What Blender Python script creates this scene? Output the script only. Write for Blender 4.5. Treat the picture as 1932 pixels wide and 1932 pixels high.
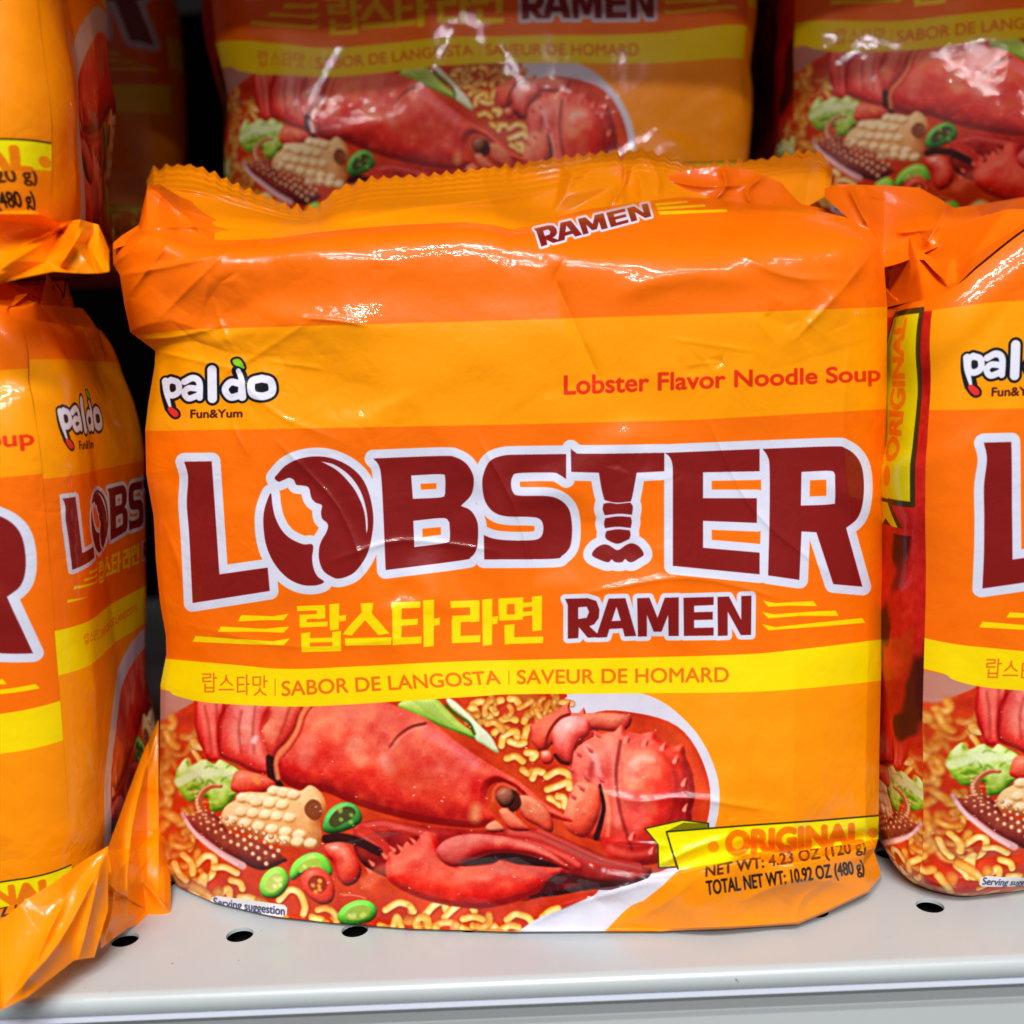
import bpy, math, random
import numpy as np
from mathutils import Vector, Matrix
from mathutils.geometry import delaunay_2d_cdt

scene = bpy.context.scene
for o_ in list(bpy.data.objects):
    bpy.data.objects.remove(o_)
COL = scene.collection

# ------------------------------------------------------------------ camera
CAM = np.array([0.0, -0.276, 0.149])
PITCH, ROLL = math.radians(7.4), math.radians(2.4)
FPX, CPX = 1932.0, 966.0                      # focal length and centre, design pixels
_r0, _u0 = np.array([1.0, 0, 0]), np.array([0, math.sin(PITCH), math.cos(PITCH)])
FWD = np.array([0, math.cos(PITCH), -math.sin(PITCH)])
RIGHT = math.cos(ROLL) * _r0 - math.sin(ROLL) * _u0
UP = math.sin(ROLL) * _r0 + math.cos(ROLL) * _u0
cd = bpy.data.cameras.new('camera')
cam = bpy.data.objects.new('camera', cd); COL.objects.link(cam)
cam.matrix_world = Matrix([[RIGHT[0], UP[0], -FWD[0], CAM[0]], [RIGHT[1], UP[1], -FWD[1], CAM[1]], [RIGHT[2], UP[2], -FWD[2], CAM[2]], [0, 0, 0, 1]])
cd.sensor_width = 36; cd.lens = 36; cd.clip_start = .005; cd.clip_end = 50
cd.dof.use_dof = True; cd.dof.focus_distance = .283; cd.dof.aperture_fstop = 6.8
scene.camera = cam

# ------------------------------------------------------------------ world, exposure
W = bpy.data.worlds.new('World'); scene.world = W; W.use_nodes = True
bg = W.node_tree.nodes['Background']
bg.inputs['Color'].default_value = (1.0, .97, .95, 1); bg.inputs['Strength'].default_value = .10
vs = scene.view_settings
vs.view_transform = 'Standard'; vs.look = 'None'; vs.gamma = 1; vs.exposure = -.10; vs.use_curve_mapping = False


# ------------------------------------------------------------------ shop lamps
def strip(x, y, z, sx, sy, power, col=(1, .985, .985)):
    l = bpy.data.lights.new('ceiling_lamp', 'AREA'); l.shape = 'RECTANGLE'; l.size = sx; l.size_y = sy; l.energy = power; l.color = col
    o = bpy.data.objects.new('ceiling_lamp', l); COL.objects.link(o); o.location = (x, y, z)
    o['kind'] = 'structure'
    return o


for lx, ly, lz, lw, pw in ((-.7, -1.05, 1.6, .5, 5), (.0, -1.05, 1.6, .5, 14), (.7, -1.05, 1.6, .5, 5), (-.35, -1.45, 1.75, .5, 15), (.35, -1.45, 1.75, .5, 15),
                           (-.7, -2.3, 1.8, .6, 11), (.0, -2.3, 1.8, .6, 26), (.7, -2.3, 1.8, .6, 11), (-.35, -2.9, 1.9, .6, 22), (.35, -2.9, 1.9, .6, 22)):
    strip(lx, ly, lz, lw, .06, pw)


# ------------------------------------------------------------------ helpers
def ray(px, py):
    px = np.asarray(px, float); py = np.asarray(py, float)
    return FWD + ((px - CPX) / FPX)[..., None] * RIGHT - ((py - CPX) / FPX)[..., None] * UP


def at_y(px, py, Y):
    """point of the sight line through a design pixel at world depth Y"""
    d = ray(px, py)
    t = (np.asarray(Y) - CAM[1]) / d[..., 1]
    return CAM + d * t[..., None]


def floor_y(px, py, z=0.0):
    d = ray(px, py)
    return CAM[1] + d[..., 1] * (z - CAM[2]) / d[..., 2]


def tag(o, label=None, cat=None, group=None, kind=None):
    if label: o['label'] = label
    if cat: o['category'] = cat
    if group: o['group'] = group
    if kind: o['kind'] = kind
    return o


def empty(name, loc=(0, 0, 0), rz=0.0):
    o = bpy.data.objects.new(name, None); COL.objects.link(o)
    o.location = loc; o.rotation_euler.z = rz; o.empty_display_size = .02
    return o


def build(name, V, F, mat, parent=None, uv=None, nrm=None, smooth=True):
    """one mesh object from vertex / quad (or face list) arrays"""
    me = bpy.data.meshes.new(name)
    V = np.asarray(V, np.float32)
    if isinstance(F, np.ndarray) and F.ndim == 2:
        nf, k = F.shape
        me.vertices.add(len(V)); me.vertices.foreach_set('co', V.ravel())
        me.loops.add(nf * k); me.loops.foreach_set('vertex_index', F.ravel().astype(np.int32))
        me.polygons.add(nf); me.polygons.foreach_set('loop_start', (np.arange(nf) * k).astype(np.int32))
        me.update(calc_edges=True)
        li = F.ravel()
    else:
        me.from_pydata([tuple(map(float, v)) for v in V], [], [tuple(map(int, f)) for f in F])
        me.update()
        li = np.zeros(len(me.loops), np.int32); me.loops.foreach_get('vertex_index', li)
    me.polygons.foreach_set('use_smooth', np.full(len(me.polygons), smooth))
    if uv is not None:
        ul = me.uv_layers.new(name='UVMap'); ul.data.foreach_set('uv', np.asarray(uv, np.float32)[li].ravel())
    if nrm is not None:
        me.normals_split_custom_set_from_vertices(np.asarray(nrm, np.float32).tolist())
    me.materials.append(mat)
    o = bpy.data.objects.new(name, me); COL.objects.link(o)
    if parent is not None: o.parent = parent
    return o


def grid_normals(P):
    a = np.gradient(P, axis=1); b = np.gradient(P, axis=0)
    n = np.cross(b, a)
    n /= np.maximum(np.linalg.norm(n, axis=-1, keepdims=True), 1e-12)
    return n


def grid(name, P, mat, parent=None, UV=None, flip=False, parts=None, N=None):
    """grid P[h,w,3] as one mesh; parts = (per-face label array, {label: (name, ...)}) cuts printed elements out as child meshes"""
    h, w = P.shape[:2]
    n = grid_normals(P) if N is None else N
    if flip: n = -n
    idx = np.arange(h * w).reshape(h, w)
    F = np.stack([idx[:-1, :-1], idx[1:, :-1], idx[1:, 1:], idx[:-1, 1:]], -1).reshape(-1, 4)
    if flip: F = F[:, ::-1]
    V = P.reshape(-1, 3); nn = n.reshape(-1, 3); U = None if UV is None else UV.reshape(-1, 2)
    if parts is None:
        return build(name, V, F, mat, parent, U, nn)
    lab, names = parts
    lab = lab.reshape(-1)
    base = None
    known = set(names)
    lab = np.where(np.isin(lab, list(known)), lab, 0)
    for k in sorted(set(lab.tolist())):
        f = F[lab == k]
        u, inv = np.unique(f, return_inverse=True)
        o = build(name if k == 0 else names[k], V[u], inv.reshape(f.shape), mat, parent, None if U is None else U[u], nn[u])
        if k == 0: base = o
    return base


def sstep(a, b, x):
    t = np.clip((x - a) / (b - a), 0, 1)
    return t * t * (3 - 2 * t)


def interp_curve(pts, n, by=None):
    """resample a polyline to n points by arc length"""
    p = np.asarray(pts, float)
    d = np.r_[0, np.cumsum(np.linalg.norm(np.diff(p, axis=0), axis=1))]
    t = np.linspace(0, d[-1], n) if by is None else by * d[-1]
    return np.stack([np.interp(t, d, p[:, i]) for i in range(p.shape[1])], 1)
# ------------------------------------------------------------------ printed film artwork (painted here, in memory)
S = 1.2                      # canvas pixels per design unit
AX0, AY0, AW, AH = 160.0, 250.0, 1560, 1540
CW, CH = int(AW * S), int(AH * S)
CROPS = {'c1': (193.7, 258.3, .4011), 'c2': (968.6, 258.3, .4011), 'c3': (258.3, 774.8, .4011),
         'c4': (968.6, 774.8, .4011), 'c6': (968.6, 1162.3, .4011), 'P': (297.0, 1291.4, .26738),
         'Q': (774.8, 1291.4, .26738), 'D': (0.0, 0.0, 1.0)}
art_rng = np.random.default_rng(7)


def cv(pts, crop='D'):
    ox, oy, s = CROPS[crop]
    p = np.asarray(pts, float)
    return np.stack([(ox + p[:, 0] * s - AX0) * S, (oy + p[:, 1] * s - AY0) * S], 1)


def smooth_closed(p, n=6):
    p0, p1, p2, p3 = np.roll(p, 1, 0), p, np.roll(p, -1, 0), np.roll(p, -2, 0)
    out = []
    for k in range(n):
        t = k / n
        out.append(.5 * (2 * p1 + (p2 - p0) * t + (2 * p0 - 5 * p1 + 4 * p2 - p3) * t * t + (3 * p1 - p0 - 3 * p2 + p3) * t ** 3))
    return np.stack(out, 1).reshape(-1, 2)


def smooth_open(p, n=6):
    p = np.asarray(p, float)
    q = np.vstack([2 * p[0] - p[1], p, 2 * p[-1] - p[-2]])
    out = []
    for i in range(1, len(q) - 2):
        p0, p1, p2, p3 = q[i - 1], q[i], q[i + 1], q[i + 2]
        for k in range(n):
            t = k / n
            out.append(.5 * (2 * p1 + (p2 - p0) * t + (2 * p0 - 5 * p1 + 4 * p2 - p3) * t * t + (3 * p1 - p0 - 3 * p2 + p3) * t ** 3))
    out.append(p[-1])
    return np.array(out)


def soft_closed(p, ang=40.0, n=6):
    """closed outline: gentle bends become curves, sharp corners stay sharp"""
    p = np.asarray(p, float)
    a, b = p - np.roll(p, 1, 0), np.roll(p, -1, 0) - p
    tn = np.degrees(np.abs(np.arctan2(a[:, 0] * b[:, 1] - a[:, 1] * b[:, 0], (a * b).sum(1))))
    k = np.nonzero(tn > ang)[0]
    if len(k) < 1:
        return smooth_closed(p, n)
    out = []
    for i, c in enumerate(k):
        e = k[(i + 1) % len(k)]
        idx = [(c + j) % len(p) for j in range(((e - c - 1) % len(p)) + 2)]
        seg = p[idx]
        out.append((smooth_open(seg, n) if len(seg) > 2 else seg)[:-1])
    return np.vstack(out)


SS = 3


def raster(loops, shape, off):
    """signed-area scan conversion of closed loops (canvas px); off = (x0, y0) of the window"""
    h, w = shape
    acc = np.zeros((h * SS, w + 2), np.float32)
    A = np.vstack([l for l in loops])
    B = np.vstack([np.roll(l, -1, 0) for l in loops])
    x0, y0 = A[:, 0] - off[0], (A[:, 1] - off[1]) * SS - .5
    x1, y1 = B[:, 0] - off[0], (B[:, 1] - off[1]) * SS - .5
    sg = np.where(y1 > y0, 1.0, -1.0)
    ya, yb = np.minimum(y0, y1), np.maximum(y0, y1)
    ia = np.clip(np.ceil(ya).astype(int), 0, h * SS)
    ib = np.clip(np.ceil(yb).astype(int), 0, h * SS)
    n = ib - ia
    k = n > 0
    if not k.any():
        return np.zeros((h, w), np.float32)
    n = n[k]
    idx = np.repeat(np.nonzero(k)[0], n)
    row = np.arange(n.sum()) - np.repeat(np.cumsum(n) - n, n) + np.repeat(ia[k], n)
    t = (row - y0[idx]) / (y1[idx] - y0[idx])
    x = np.clip(x0[idx] + t * (x1[idx] - x0[idx]), 0, w)
    f = np.floor(x).astype(int)
    fr = x - f
    np.add.at(acc, (row, f), sg[idx] * (1 - fr))
    np.add.at(acc, (row, f + 1), sg[idx] * fr)
    m = np.clip(np.abs(np.cumsum(acc, 1)[:, :w]), 0, 1)
    return m.reshape(h, SS, w).mean(1)


def window(lo, hi, pad):
    x0, y0 = max(0, int(lo[0] - pad)), max(0, int(lo[1] - pad))
    x1, y1 = min(CW, int(hi[0] + pad) + 1), min(CH, int(hi[1] + pad) + 1)
    return x0, y0, max(x1, x0 + 1), max(y1, y0 + 1)


def M(pts, crop='D', sm=False, pad=4, multi=False):
    loops = [cv(q, crop) for q in pts] if multi else [cv(pts, crop)]
    if sm:
        loops = [smooth_closed(l) for l in loops]
    allp = np.vstack(loops)
    x0, y0, x1, y1 = window(allp.min(0), allp.max(0), pad)
    return (slice(y0, y1), slice(x0, x1)), raster(loops, (y1 - y0, x1 - x0), (x0, y0))


def box1(a, r, ax):
    r = max(1, int(round(r)))
    a = np.moveaxis(a, ax, 0)
    p = np.concatenate([np.repeat(a[:1], r + 1, 0), a, np.repeat(a[-1:], r, 0)], 0)
    c = np.cumsum(p, 0, dtype=np.float64)
    o = (c[2 * r + 1:] - c[:-2 * r - 1]) / (2 * r + 1)
    return np.moveaxis(o, 0, ax).astype(np.float32)


def blur(a, r):
    r = r / 1.7
    if r < .6:
        return a
    for _ in range(2):
        a = box1(box1(a, r, 0), r, 1)
    return a


def vnoise(h, w, cell, seed, oct=1):
    rg = np.random.default_rng(seed)
    out = np.zeros((h, w), np.float32)
    amp = 1.0
    for o in range(oct):
        c = max(1.0, cell / 2 ** o)
        gy, gx = int(h / c) + 3, int(w / c) + 3
        g = rg.random((gy, gx)).astype(np.float32)
        y, x = np.arange(h) / c, np.arange(w) / c
        yi, xi = y.astype(int), x.astype(int)
        fy, fx = (y - yi)[:, None], (x - xi)[None]
        fy, fx = fy * fy * (3 - 2 * fy), fx * fx * (3 - 2 * fx)
        a = g[np.ix_(yi, xi)] * (1 - fx) + g[np.ix_(yi, xi + 1)] * fx
        b = g[np.ix_(yi + 1, xi)] * (1 - fx) + g[np.ix_(yi + 1, xi + 1)] * fx
        out += amp * (a * (1 - fy) + b * fy)
        amp *= .5
    return out / (2 - .5 ** (oct - 1))


C = np.zeros((CH, CW, 3), np.float32)
NZ = vnoise(CH, CW, 3.0, 1, 2) - .5          # fine speckle
NM = vnoise(CH, CW, 26.0, 2, 3) - .5         # mottling
NL = vnoise(CH, CW, 90.0, 3, 3) - .5


def rgb(*c):
    return np.array(c, np.float32) / 255.0


def flat(lm, col, a=1.0):
    sl, m = lm
    C[sl] += (np.asarray(col, np.float32) - C[sl]) * (m * a)[..., None]


def shaded(lm, base, lite, dark, r, k=2.2, spec=.0, mott=.25, grain=.1, light=(-.35, -.75, .55), soft=0, a=1.0):
    """printed photo look of a rounded food item"""
    sl, m = lm
    mm = blur(m, soft) if soft else m
    h = np.sqrt(np.clip(.6 * blur(m, r) + .4 * blur(m, r * .4), 0, 1)) * m
    h = h + (NM[sl] * .035 + NL[sl] * .08) * m
    h = blur(h, max(1.2, r * .12))
    gy, gx = np.gradient(h)
    n = np.stack([-gx * k * r, -gy * k * r, np.ones_like(h)], -1)
    n /= np.linalg.norm(n, axis=-1, keepdims=True)
    L = np.array(light); L = L / np.linalg.norm(L)
    lam = (n @ L) + NM[sl] * mott + NZ[sl] * grain
    t = np.clip(lam * .5 + .5, 0, 1)
    t = np.clip((t - .25) / .7, 0, 1)[..., None]
    col = np.where(t < .5, dark + (base - dark) * (t * 2), base + (lite - base) * (t * 2 - 1))
    col = col + (NL[sl] * 1.1 + NM[sl] * .5)[..., None] * np.array([.04, .11, .03]) * (1 if base[0] > base[1] * 2 else .3)
    if spec:
        H = L + np.array([0, 0, 1.0]); H /= np.linalg.norm(H)
        sp = np.clip(n @ H, 0, 1) ** 26 * spec * (1 + 2 * NM[sl])
        col = col + np.clip(sp, 0, 1)[..., None] * (np.array([1, .95, .9]) - col)
    C[sl] += (col - C[sl]) * (mm * a)[..., None]


def dist_line(pts, r, pad=3):
    """distance and 0..1 arc position to a polyline (canvas px) inside its window"""
    x0, y0, x1, y1 = window(pts.min(0), pts.max(0), r + pad)
    D = np.full((y1 - y0, x1 - x0), 1e6, np.float32)
    Tq = np.zeros_like(D)
    seg = np.linalg.norm(np.diff(pts, axis=0), axis=1)
    tot = max(seg.sum(), 1e-6)
    acc = 0.0
    for i in range(len(pts) - 1):
        a, b = pts[i], pts[i + 1]
        lo, hi = np.minimum(a, b) - r - pad, np.maximum(a, b) + r + pad
        u0, v0 = max(0, int(lo[0]) - x0), max(0, int(lo[1]) - y0)
        u1, v1 = min(x1 - x0, int(hi[0]) + 2 - x0), min(y1 - y0, int(hi[1]) + 2 - y0)
        if u1 <= u0 or v1 <= v0:
            acc += seg[i]; continue
        Y, X = np.mgrid[v0:v1, u0:u1]
        X = X + x0 + .5; Y = Y + y0 + .5
        d = b - a
        L2 = max(d @ d, 1e-9)
        t = np.clip(((X - a[0]) * d[0] + (Y - a[1]) * d[1]) / L2, 0, 1)
        q = np.hypot(X - a[0] - t * d[0], Y - a[1] - t * d[1])
        sub = D[v0:v1, u0:u1]
        k = q < sub
        sub[k] = q[k]
        Tq[v0:v1, u0:u1][k] = ((acc + t * seg[i]) / tot)[k]
        acc += seg[i]
    return (slice(y0, y1), slice(x0, x1)), D, Tq


def stroke(pts, w, col, crop='D', sm=True, closed=False, a=1.0, soft=0.0, taper=None):
    p = cv(pts, crop)
    if closed:
        p = np.vstack([p, p[:1]]) if not sm else np.vstack([smooth_closed(p), smooth_closed(p)[:1]])
    elif sm and len(p) > 2:
        p = smooth_open(p)
    r = w * CROPS[crop][2] * S / 2
    sl, D, Tq = dist_line(p, r + soft)
    rr = r if taper is None else r * (taper[0] + (taper[1] - taper[0]) * Tq)
    flat((sl, np.clip((rr - D) / (1 + soft) + .5, 0, 1)), col, a)


def stroke_mask(pts, w, crop='D', sm=True, closed=False):
    p = cv(pts, crop)
    if closed:
        p = np.vstack([p, p[:1]])
    if sm and len(p) > 2:
        p = smooth_open(p)
    r = w * CROPS[crop][2] * S / 2
    sl, D, _ = dist_line(p, r)
    return sl, np.clip(r - D + .5, 0, 1)


def noodle(pts, w, crop='D', tone=0.0, a=1.0):
    p = smooth_open(cv(pts, crop), 7)
    r = w * CROPS[crop][2] * S / 2
    sl, D, Tq = dist_line(p, r + 5)
    flat((sl, np.clip((r + 4 - np.roll(np.roll(D, 2, 0), 1, 1)) / 5, 0, 1)), rgb(120, 30, 6), .5 * a)
    q = np.clip(1 - (D / r) ** 2, 0, 1)
    Y = np.gradient(blur(D, 2), axis=0)
    lit = np.clip(np.sqrt(q) * .42 + .34 * Y * np.clip(D / r, 0, 1) + .14 + NZ[sl] * .08 + NM[sl] * .5 + tone, 0, 1)[..., None]
    col = np.where(lit < .5, rgb(206, 108, 24) + (rgb(244, 182, 74) - rgb(206, 108, 24)) * lit * 2,
                   rgb(244, 182, 74) + (rgb(255, 240, 184) - rgb(244, 182, 74)) * (lit * 2 - 1))
    m = np.clip((r - D) / 1.6 + .5, 0, 1) * a
    C[sl] += (col - C[sl]) * m[..., None]
    sp = np.clip(1 - np.hypot(D / r * 1.6, (Tq - .35) * 5), 0, 1) * (q > .2)
    C[sl] += (rgb(255, 250, 226) - C[sl]) * (sp * .55 * a)[..., None]


def to_canvas(sl, m):
    full = np.zeros((CH, CW), np.float32)
    full[sl] = m
    return full


def glyphs(body):
    cu = bpy.data.curves.new('lettering', 'FONT'); cu.body = body
    ob = bpy.data.objects.new('lettering', cu)
    me = ob.to_mesh()
    co = np.zeros(len(me.vertices) * 3); me.vertices.foreach_get('co', co); co = co.reshape(-1, 3)[:, :2]
    me.calc_loop_triangles()
    tr = np.zeros(len(me.loop_triangles) * 3, int); me.loop_triangles.foreach_get('vertices', tr); tr = tr.reshape(-1, 3)
    ob.to_mesh_clear()
    bpy.data.objects.remove(ob); bpy.data.curves.remove(cu)
    t = co[tr]
    cr = (t[:, 1, 0] - t[:, 0, 0]) * (t[:, 2, 1] - t[:, 0, 1]) - (t[:, 1, 1] - t[:, 0, 1]) * (t[:, 2, 0] - t[:, 0, 0])
    t[cr < 0] = t[cr < 0][:, ::-1]
    return t[np.abs(cr) > 1e-12], co.min(0), co.max(0)


CAP = .70


def grow(m, r):
    if r <= 0:
        return m
    out = m.copy()
    for ring in (r, r * .5):
        for k in range(12):
            dx, dy = ring * math.cos(k * math.pi / 6), ring * math.sin(k * math.pi / 6)
            ix, iy = int(math.floor(dx)), int(math.floor(dy))
            fx, fy = dx - ix, dy - iy
            s = sum(wt * np.roll(np.roll(m, iy + b, 0), ix + a_, 1) for a_, b, wt in
                    ((0, 0, (1 - fx) * (1 - fy)), (1, 0, fx * (1 - fy)), (0, 1, (1 - fx) * fy), (1, 1, fx * fy)))
            out = np.maximum(out, s)
    return out


def text(body, bl, br, tr_, tl, crop='D', bold=0.0, pad=8):
    """lettering mapped to a quad: baseline bl-br, cap line tl-tr"""
    t, lo, hi = glyphs(body)
    q = cv([bl, br, tr_, tl], crop)
    u = (t[..., 0] - lo[0]) / (hi[0] - lo[0])
    v = t[..., 1] / CAP
    p = (q[0] * ((1 - u) * (1 - v))[..., None] + q[1] * (u * (1 - v))[..., None]
         + q[2] * (u * v)[..., None] + q[3] * ((1 - u) * v)[..., None])
    fl = p.reshape(-1, 2)
    x0, y0, x1, y1 = window(fl.min(0), fl.max(0), pad + bold)
    A = raster([p[i] for i in range(len(p))], (y1 - y0, x1 - x0), (x0, y0))
    return (slice(y0, y1), slice(x0, x1)), grow(A, bold)


def quadmap(pts, src, quad):
    """points in src box (x0,y0,x1,y1) to a quad TL,TR,BR,BL"""
    p = np.asarray(pts, float)
    u = (p[:, 0] - src[0]) / (src[2] - src[0]); v = (p[:, 1] - src[1]) / (src[3] - src[1])
    q = np.asarray(quad, float)
    return (q[0] * ((1 - u) * (1 - v))[:, None] + q[1] * (u * (1 - v))[:, None] + q[2] * (u * v)[:, None] + q[3] * ((1 - u) * v)[:, None])


LABEL = np.zeros((CH, CW), np.uint8)     # which printed element a spot belongs to


def mark(lm, k):
    sl, m = lm
    LABEL[sl][m > .5] = k


ORANGE, BAND, YEL, MAR, WHT = rgb(247, 110, 2), rgb(252, 154, 0), rgb(246, 214, 0), rgb(128, 22, 20), rgb(212, 215, 234)
LETTER = rgb(232, 112, 14)


def paint_bands():
    C[:] = ORANGE
    C[:] += (NL * .012)[..., None]
    b1t = [(160, 640), (250, 633), (366, 621), (968, 604), (1309, 593), (1674, 579), (1722, 577)]
    b1b = [(1722, 770), (1668, 772), (1317, 792), (968, 801), (535, 809), (278, 813), (160, 815)]
    flat(M(b1t + b1b), BAND)
    sl, m = M([(160, 1330), (1722, 1270), (1722, 1800), (160, 1800)])
    flat((sl, m), rgb(251, 146, 4))
    # faint wavy pattern on the orange panel
    Y, X = np.mgrid[sl[0], sl[1]]
    X = X / S + AX0; Y = Y / S + AY0
    wv = (np.abs(((X / 62) % 1) - .5) * 2 * 26 + Y + X * .04) / 74 % 1
    st = np.clip((np.abs(wv - .5) - .27) * 40, 0, 1) * (Y < 1560) * (X > 1200)
    C[sl] += ((rgb(244, 132, 0) - C[sl]) * (m * st * .22)[..., None])


def paint_food():
    food = [(150, 1300), (330, 1325), (700, 1335), (1010, 1315), (1200, 1306), (1300, 1366), (1352, 1460), (1352, 1550), (1310, 1630), (1250, 1672), (1190, 1705), (1140, 1760), (1120, 1800), (150, 1800)]
    fm = M([food[0], food[-1]] + list(map(tuple, smooth_open(food[:-1][::-1]))))
    # bowl rim
    flat(fm, rgb(214, 208, 222))
    sl, m = fm
    C[sl] += (NL[sl] * .06)[..., None] * m[..., None]
    mark(fm, 7)
    broth = [(150, 1352), (300, 1352), (368, 1316), (400, 1300), (1010, 1300), (1058, 1330), (1085, 1352), (1160, 1340), (1278, 1370), (1334, 1460),
             (1334, 1552), (1286, 1630), (1150, 1665), (1120, 1690), (1060, 1725), (960, 1762), (900, 1800), (150, 1800)]
    bm = M(broth, sm=True)
    sl, m = bm
    base = rgb(206, 54, 16) + (NM[sl] * .16)[..., None] * np.array([1.0, .6, .3]) + (NL[sl] * .5)[..., None] * np.array([.2, .3, .1])
    C[sl] += (base - C[sl]) * m[..., None]
    flat(M([(150, 1300), (262, 1300), (372, 1312), (330, 1345), (290, 1362), (150, 1362)], sm=True), rgb(190, 128, 112))
    flat(M([(940, 1300), (1012, 1312), (1075, 1352), (1040, 1350), (985, 1325)], sm=True), rgb(180, 84, 20), .8)
    rg = np.random.default_rng(11)

    def scatter(n, xr, yr, w, tone, ang=None, ln=(18, 46)):
        for _ in range(n):
            x, y = rg.uniform(*xr), rg.uniform(*yr)
            a = rg.uniform(0, 2 * math.pi) if ang is None else ang + rg.normal() * .45
            L = rg.uniform(*ln)
            bend = rg.normal() * .9
            pts = [(x, y)]
            for k in range(4):
                a += bend * .55
                pts.append((pts[-1][0] + L * .34 * math.cos(a), pts[-1][1] + L * .34 * math.sin(a)))
            noodle(pts, w * rg.uniform(.65, 1.25), tone=tone + rg.uniform(-.22, .14), a=rg.uniform(.6, 1))
    # left bank of noodles
    scatter(64, (170, 330), (1370, 1720), 16, -.16, 1.2)
    scatter(34, (305, 372), (1365, 1660), 13, -.1, 1.1, (16, 34))
    # the far bank is out of focus in the printed picture
    Y_, X_ = np.mgrid[int((1340 - AY0) * S):CH, 0:int((400 - AX0) * S)]
    sl_ = (slice(int((1340 - AY0) * S), CH), slice(0, int((400 - AX0) * S)))
    wq = np.clip((375 - (X_ / S + AX0)) / 45, 0, 1)[..., None]
    sub = C[sl_]; C[sl_] = sub + (np.stack([blur(sub[..., i], 4.5) for i in range(3)], -1) - sub) * wq
    # noodles of the bowl's far side
    for q in [[(440, 140), (500, 120), (570, 160), (600, 200)], [(400, 200), (440, 160), (470, 210)], [(505, 260), (560, 245), (620, 275)],
              [(640, 250), (700, 235), (740, 250)], [(590, 340), (640, 300), (690, 320)], [(640, 430), (660, 360), (740, 330), (750, 370)],
              [(800, 260), (825, 215), (850, 210)], [(800, 380), (820, 310), (840, 300)], [(680, 520), (740, 505), (790, 540)],
              [(820, 480), (880, 490), (860, 520)], [(790, 600), (830, 625), (860, 610)], [(860, 660), (885, 610), (930, 620)],
              [(960, 650), (1040, 610), (1110, 630), (1120, 660)], [(965, 740), (1040, 715), (1110, 690), (1120, 730)], [(980, 800), (1020, 820), (1060, 850)],
              [(700, 400), (760, 420), (800, 410)], [(560, 110), (600, 120), (640, 110)], [(700, 100), (740, 105), (760, 130)], [(880, 210), (930, 185), (980, 190)],
              [(1040, 790), (1080, 800), (1090, 860)], [(520, 210), (545, 215), (560, 230)]]:
        noodle(q, 52, 'Q', rg.uniform(-.05, .15))
    scatter(20, (880, 1060), (1315, 1370), 13, -.18, None, (14, 30))
    # foreground noodles
    for q in [[(270, 1270), (340, 1210), (400, 1230), (390, 1330), (350, 1370)], [(400, 1290), (480, 1290), (560, 1330)], [(300, 1390), (330, 1350), (320, 1440)],
              [(440, 1480), (500, 1440), (510, 1490)], [(520, 1380), (580, 1400), (600, 1440)], [(580, 1500), (640, 1500), (700, 1520)],
              [(860, 1520), (930, 1450), (1000, 1470), (1040, 1560), (1030, 1620)], [(1090, 1640), (1130, 1650), (1160, 1660)],
              [(1570, 1700), (1650, 1720), (1690, 1640), (1720, 1710)], [(1610, 1590), (1700, 1540), (1780, 1560), (1790, 1600)], [(240, 1440), (280, 1470), (300, 1500)],
              [(1870, 1640), (1920, 1590), (1980, 1540)], [(180, 1200), (240, 1260), (250, 1330)], [(120, 1260), (150, 1330), (200, 1380)], [(330, 1500), (400, 1510), (450, 1530)]]:
        noodle(q, 50, 'P', .12)
    for q in [[(110, 1620), (160, 1560), (230, 1530), (250, 1590)], [(240, 1640), (330, 1560), (410, 1530), (450, 1600)], [(180, 1700), (230, 1680), (280, 1680)],
              [(370, 1655), (450, 1640), (520, 1660)], [(680, 1660), (740, 1620), (820, 1640), (850, 1670)], [(930, 1640), (980, 1600), (1040, 1580)],
              [(540, 1720), (580, 1700), (620, 1740)], [(330, 1700), (370, 1720), (420, 1740)], [(0, 1570), (20, 1600)], [(90, 1640), (110, 1680), (180, 1720)],
              [(640, 1730), (700, 1700), (760, 1710)], [(440, 1700), (500, 1720), (560, 1750)]]:
        noodle(q, 50, 'Q', .12)
    scatter(12, (560, 960), (1728, 1790), 15, .0, None, (24, 46))
    scatter(22, (170, 560), (1690, 1790), 15, -.05, None, (24, 46))
    # celery and stalk
    shaded(M([(-20, 100), (90, 95), (180, 100), (260, 180), (340, 260), (430, 330), (470, 390), (330, 340), (150, 270), (0, 210), (-90, 150)], 'Q', True), rgb(150, 186, 52), rgb(214, 228, 120), rgb(66, 110, 20), 26, mott=.3)
    for k in range(12):
        stroke([(10 + k * 14, 110 + k * 2), (130 + k * 14, 200 + k * 6), (270 + k * 13, 300 + k * 5)], 5, rgb(206, 226, 120) if k % 2 else rgb(92, 138, 30), 'Q', a=.5)
    shaded(M([(250, 105), (300, 110), (400, 200), (490, 290), (570, 370), (620, 470), (600, 480), (520, 430), (460, 390), (440, 310), (380, 240), (290, 170)], 'Q', True), rgb(214, 220, 176), rgb(240, 240, 214), rgb(140, 160, 90), 16)
    stroke([(250, 150), (330, 220), (410, 270), (450, 350)], 22, rgb(58, 92, 24), 'Q', a=.85)
    # right claw with knobs, continued to the bowl rim
    R0, R1, R2 = rgb(208, 40, 26), rgb(246, 150, 120), rgb(104, 10, 10)
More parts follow.
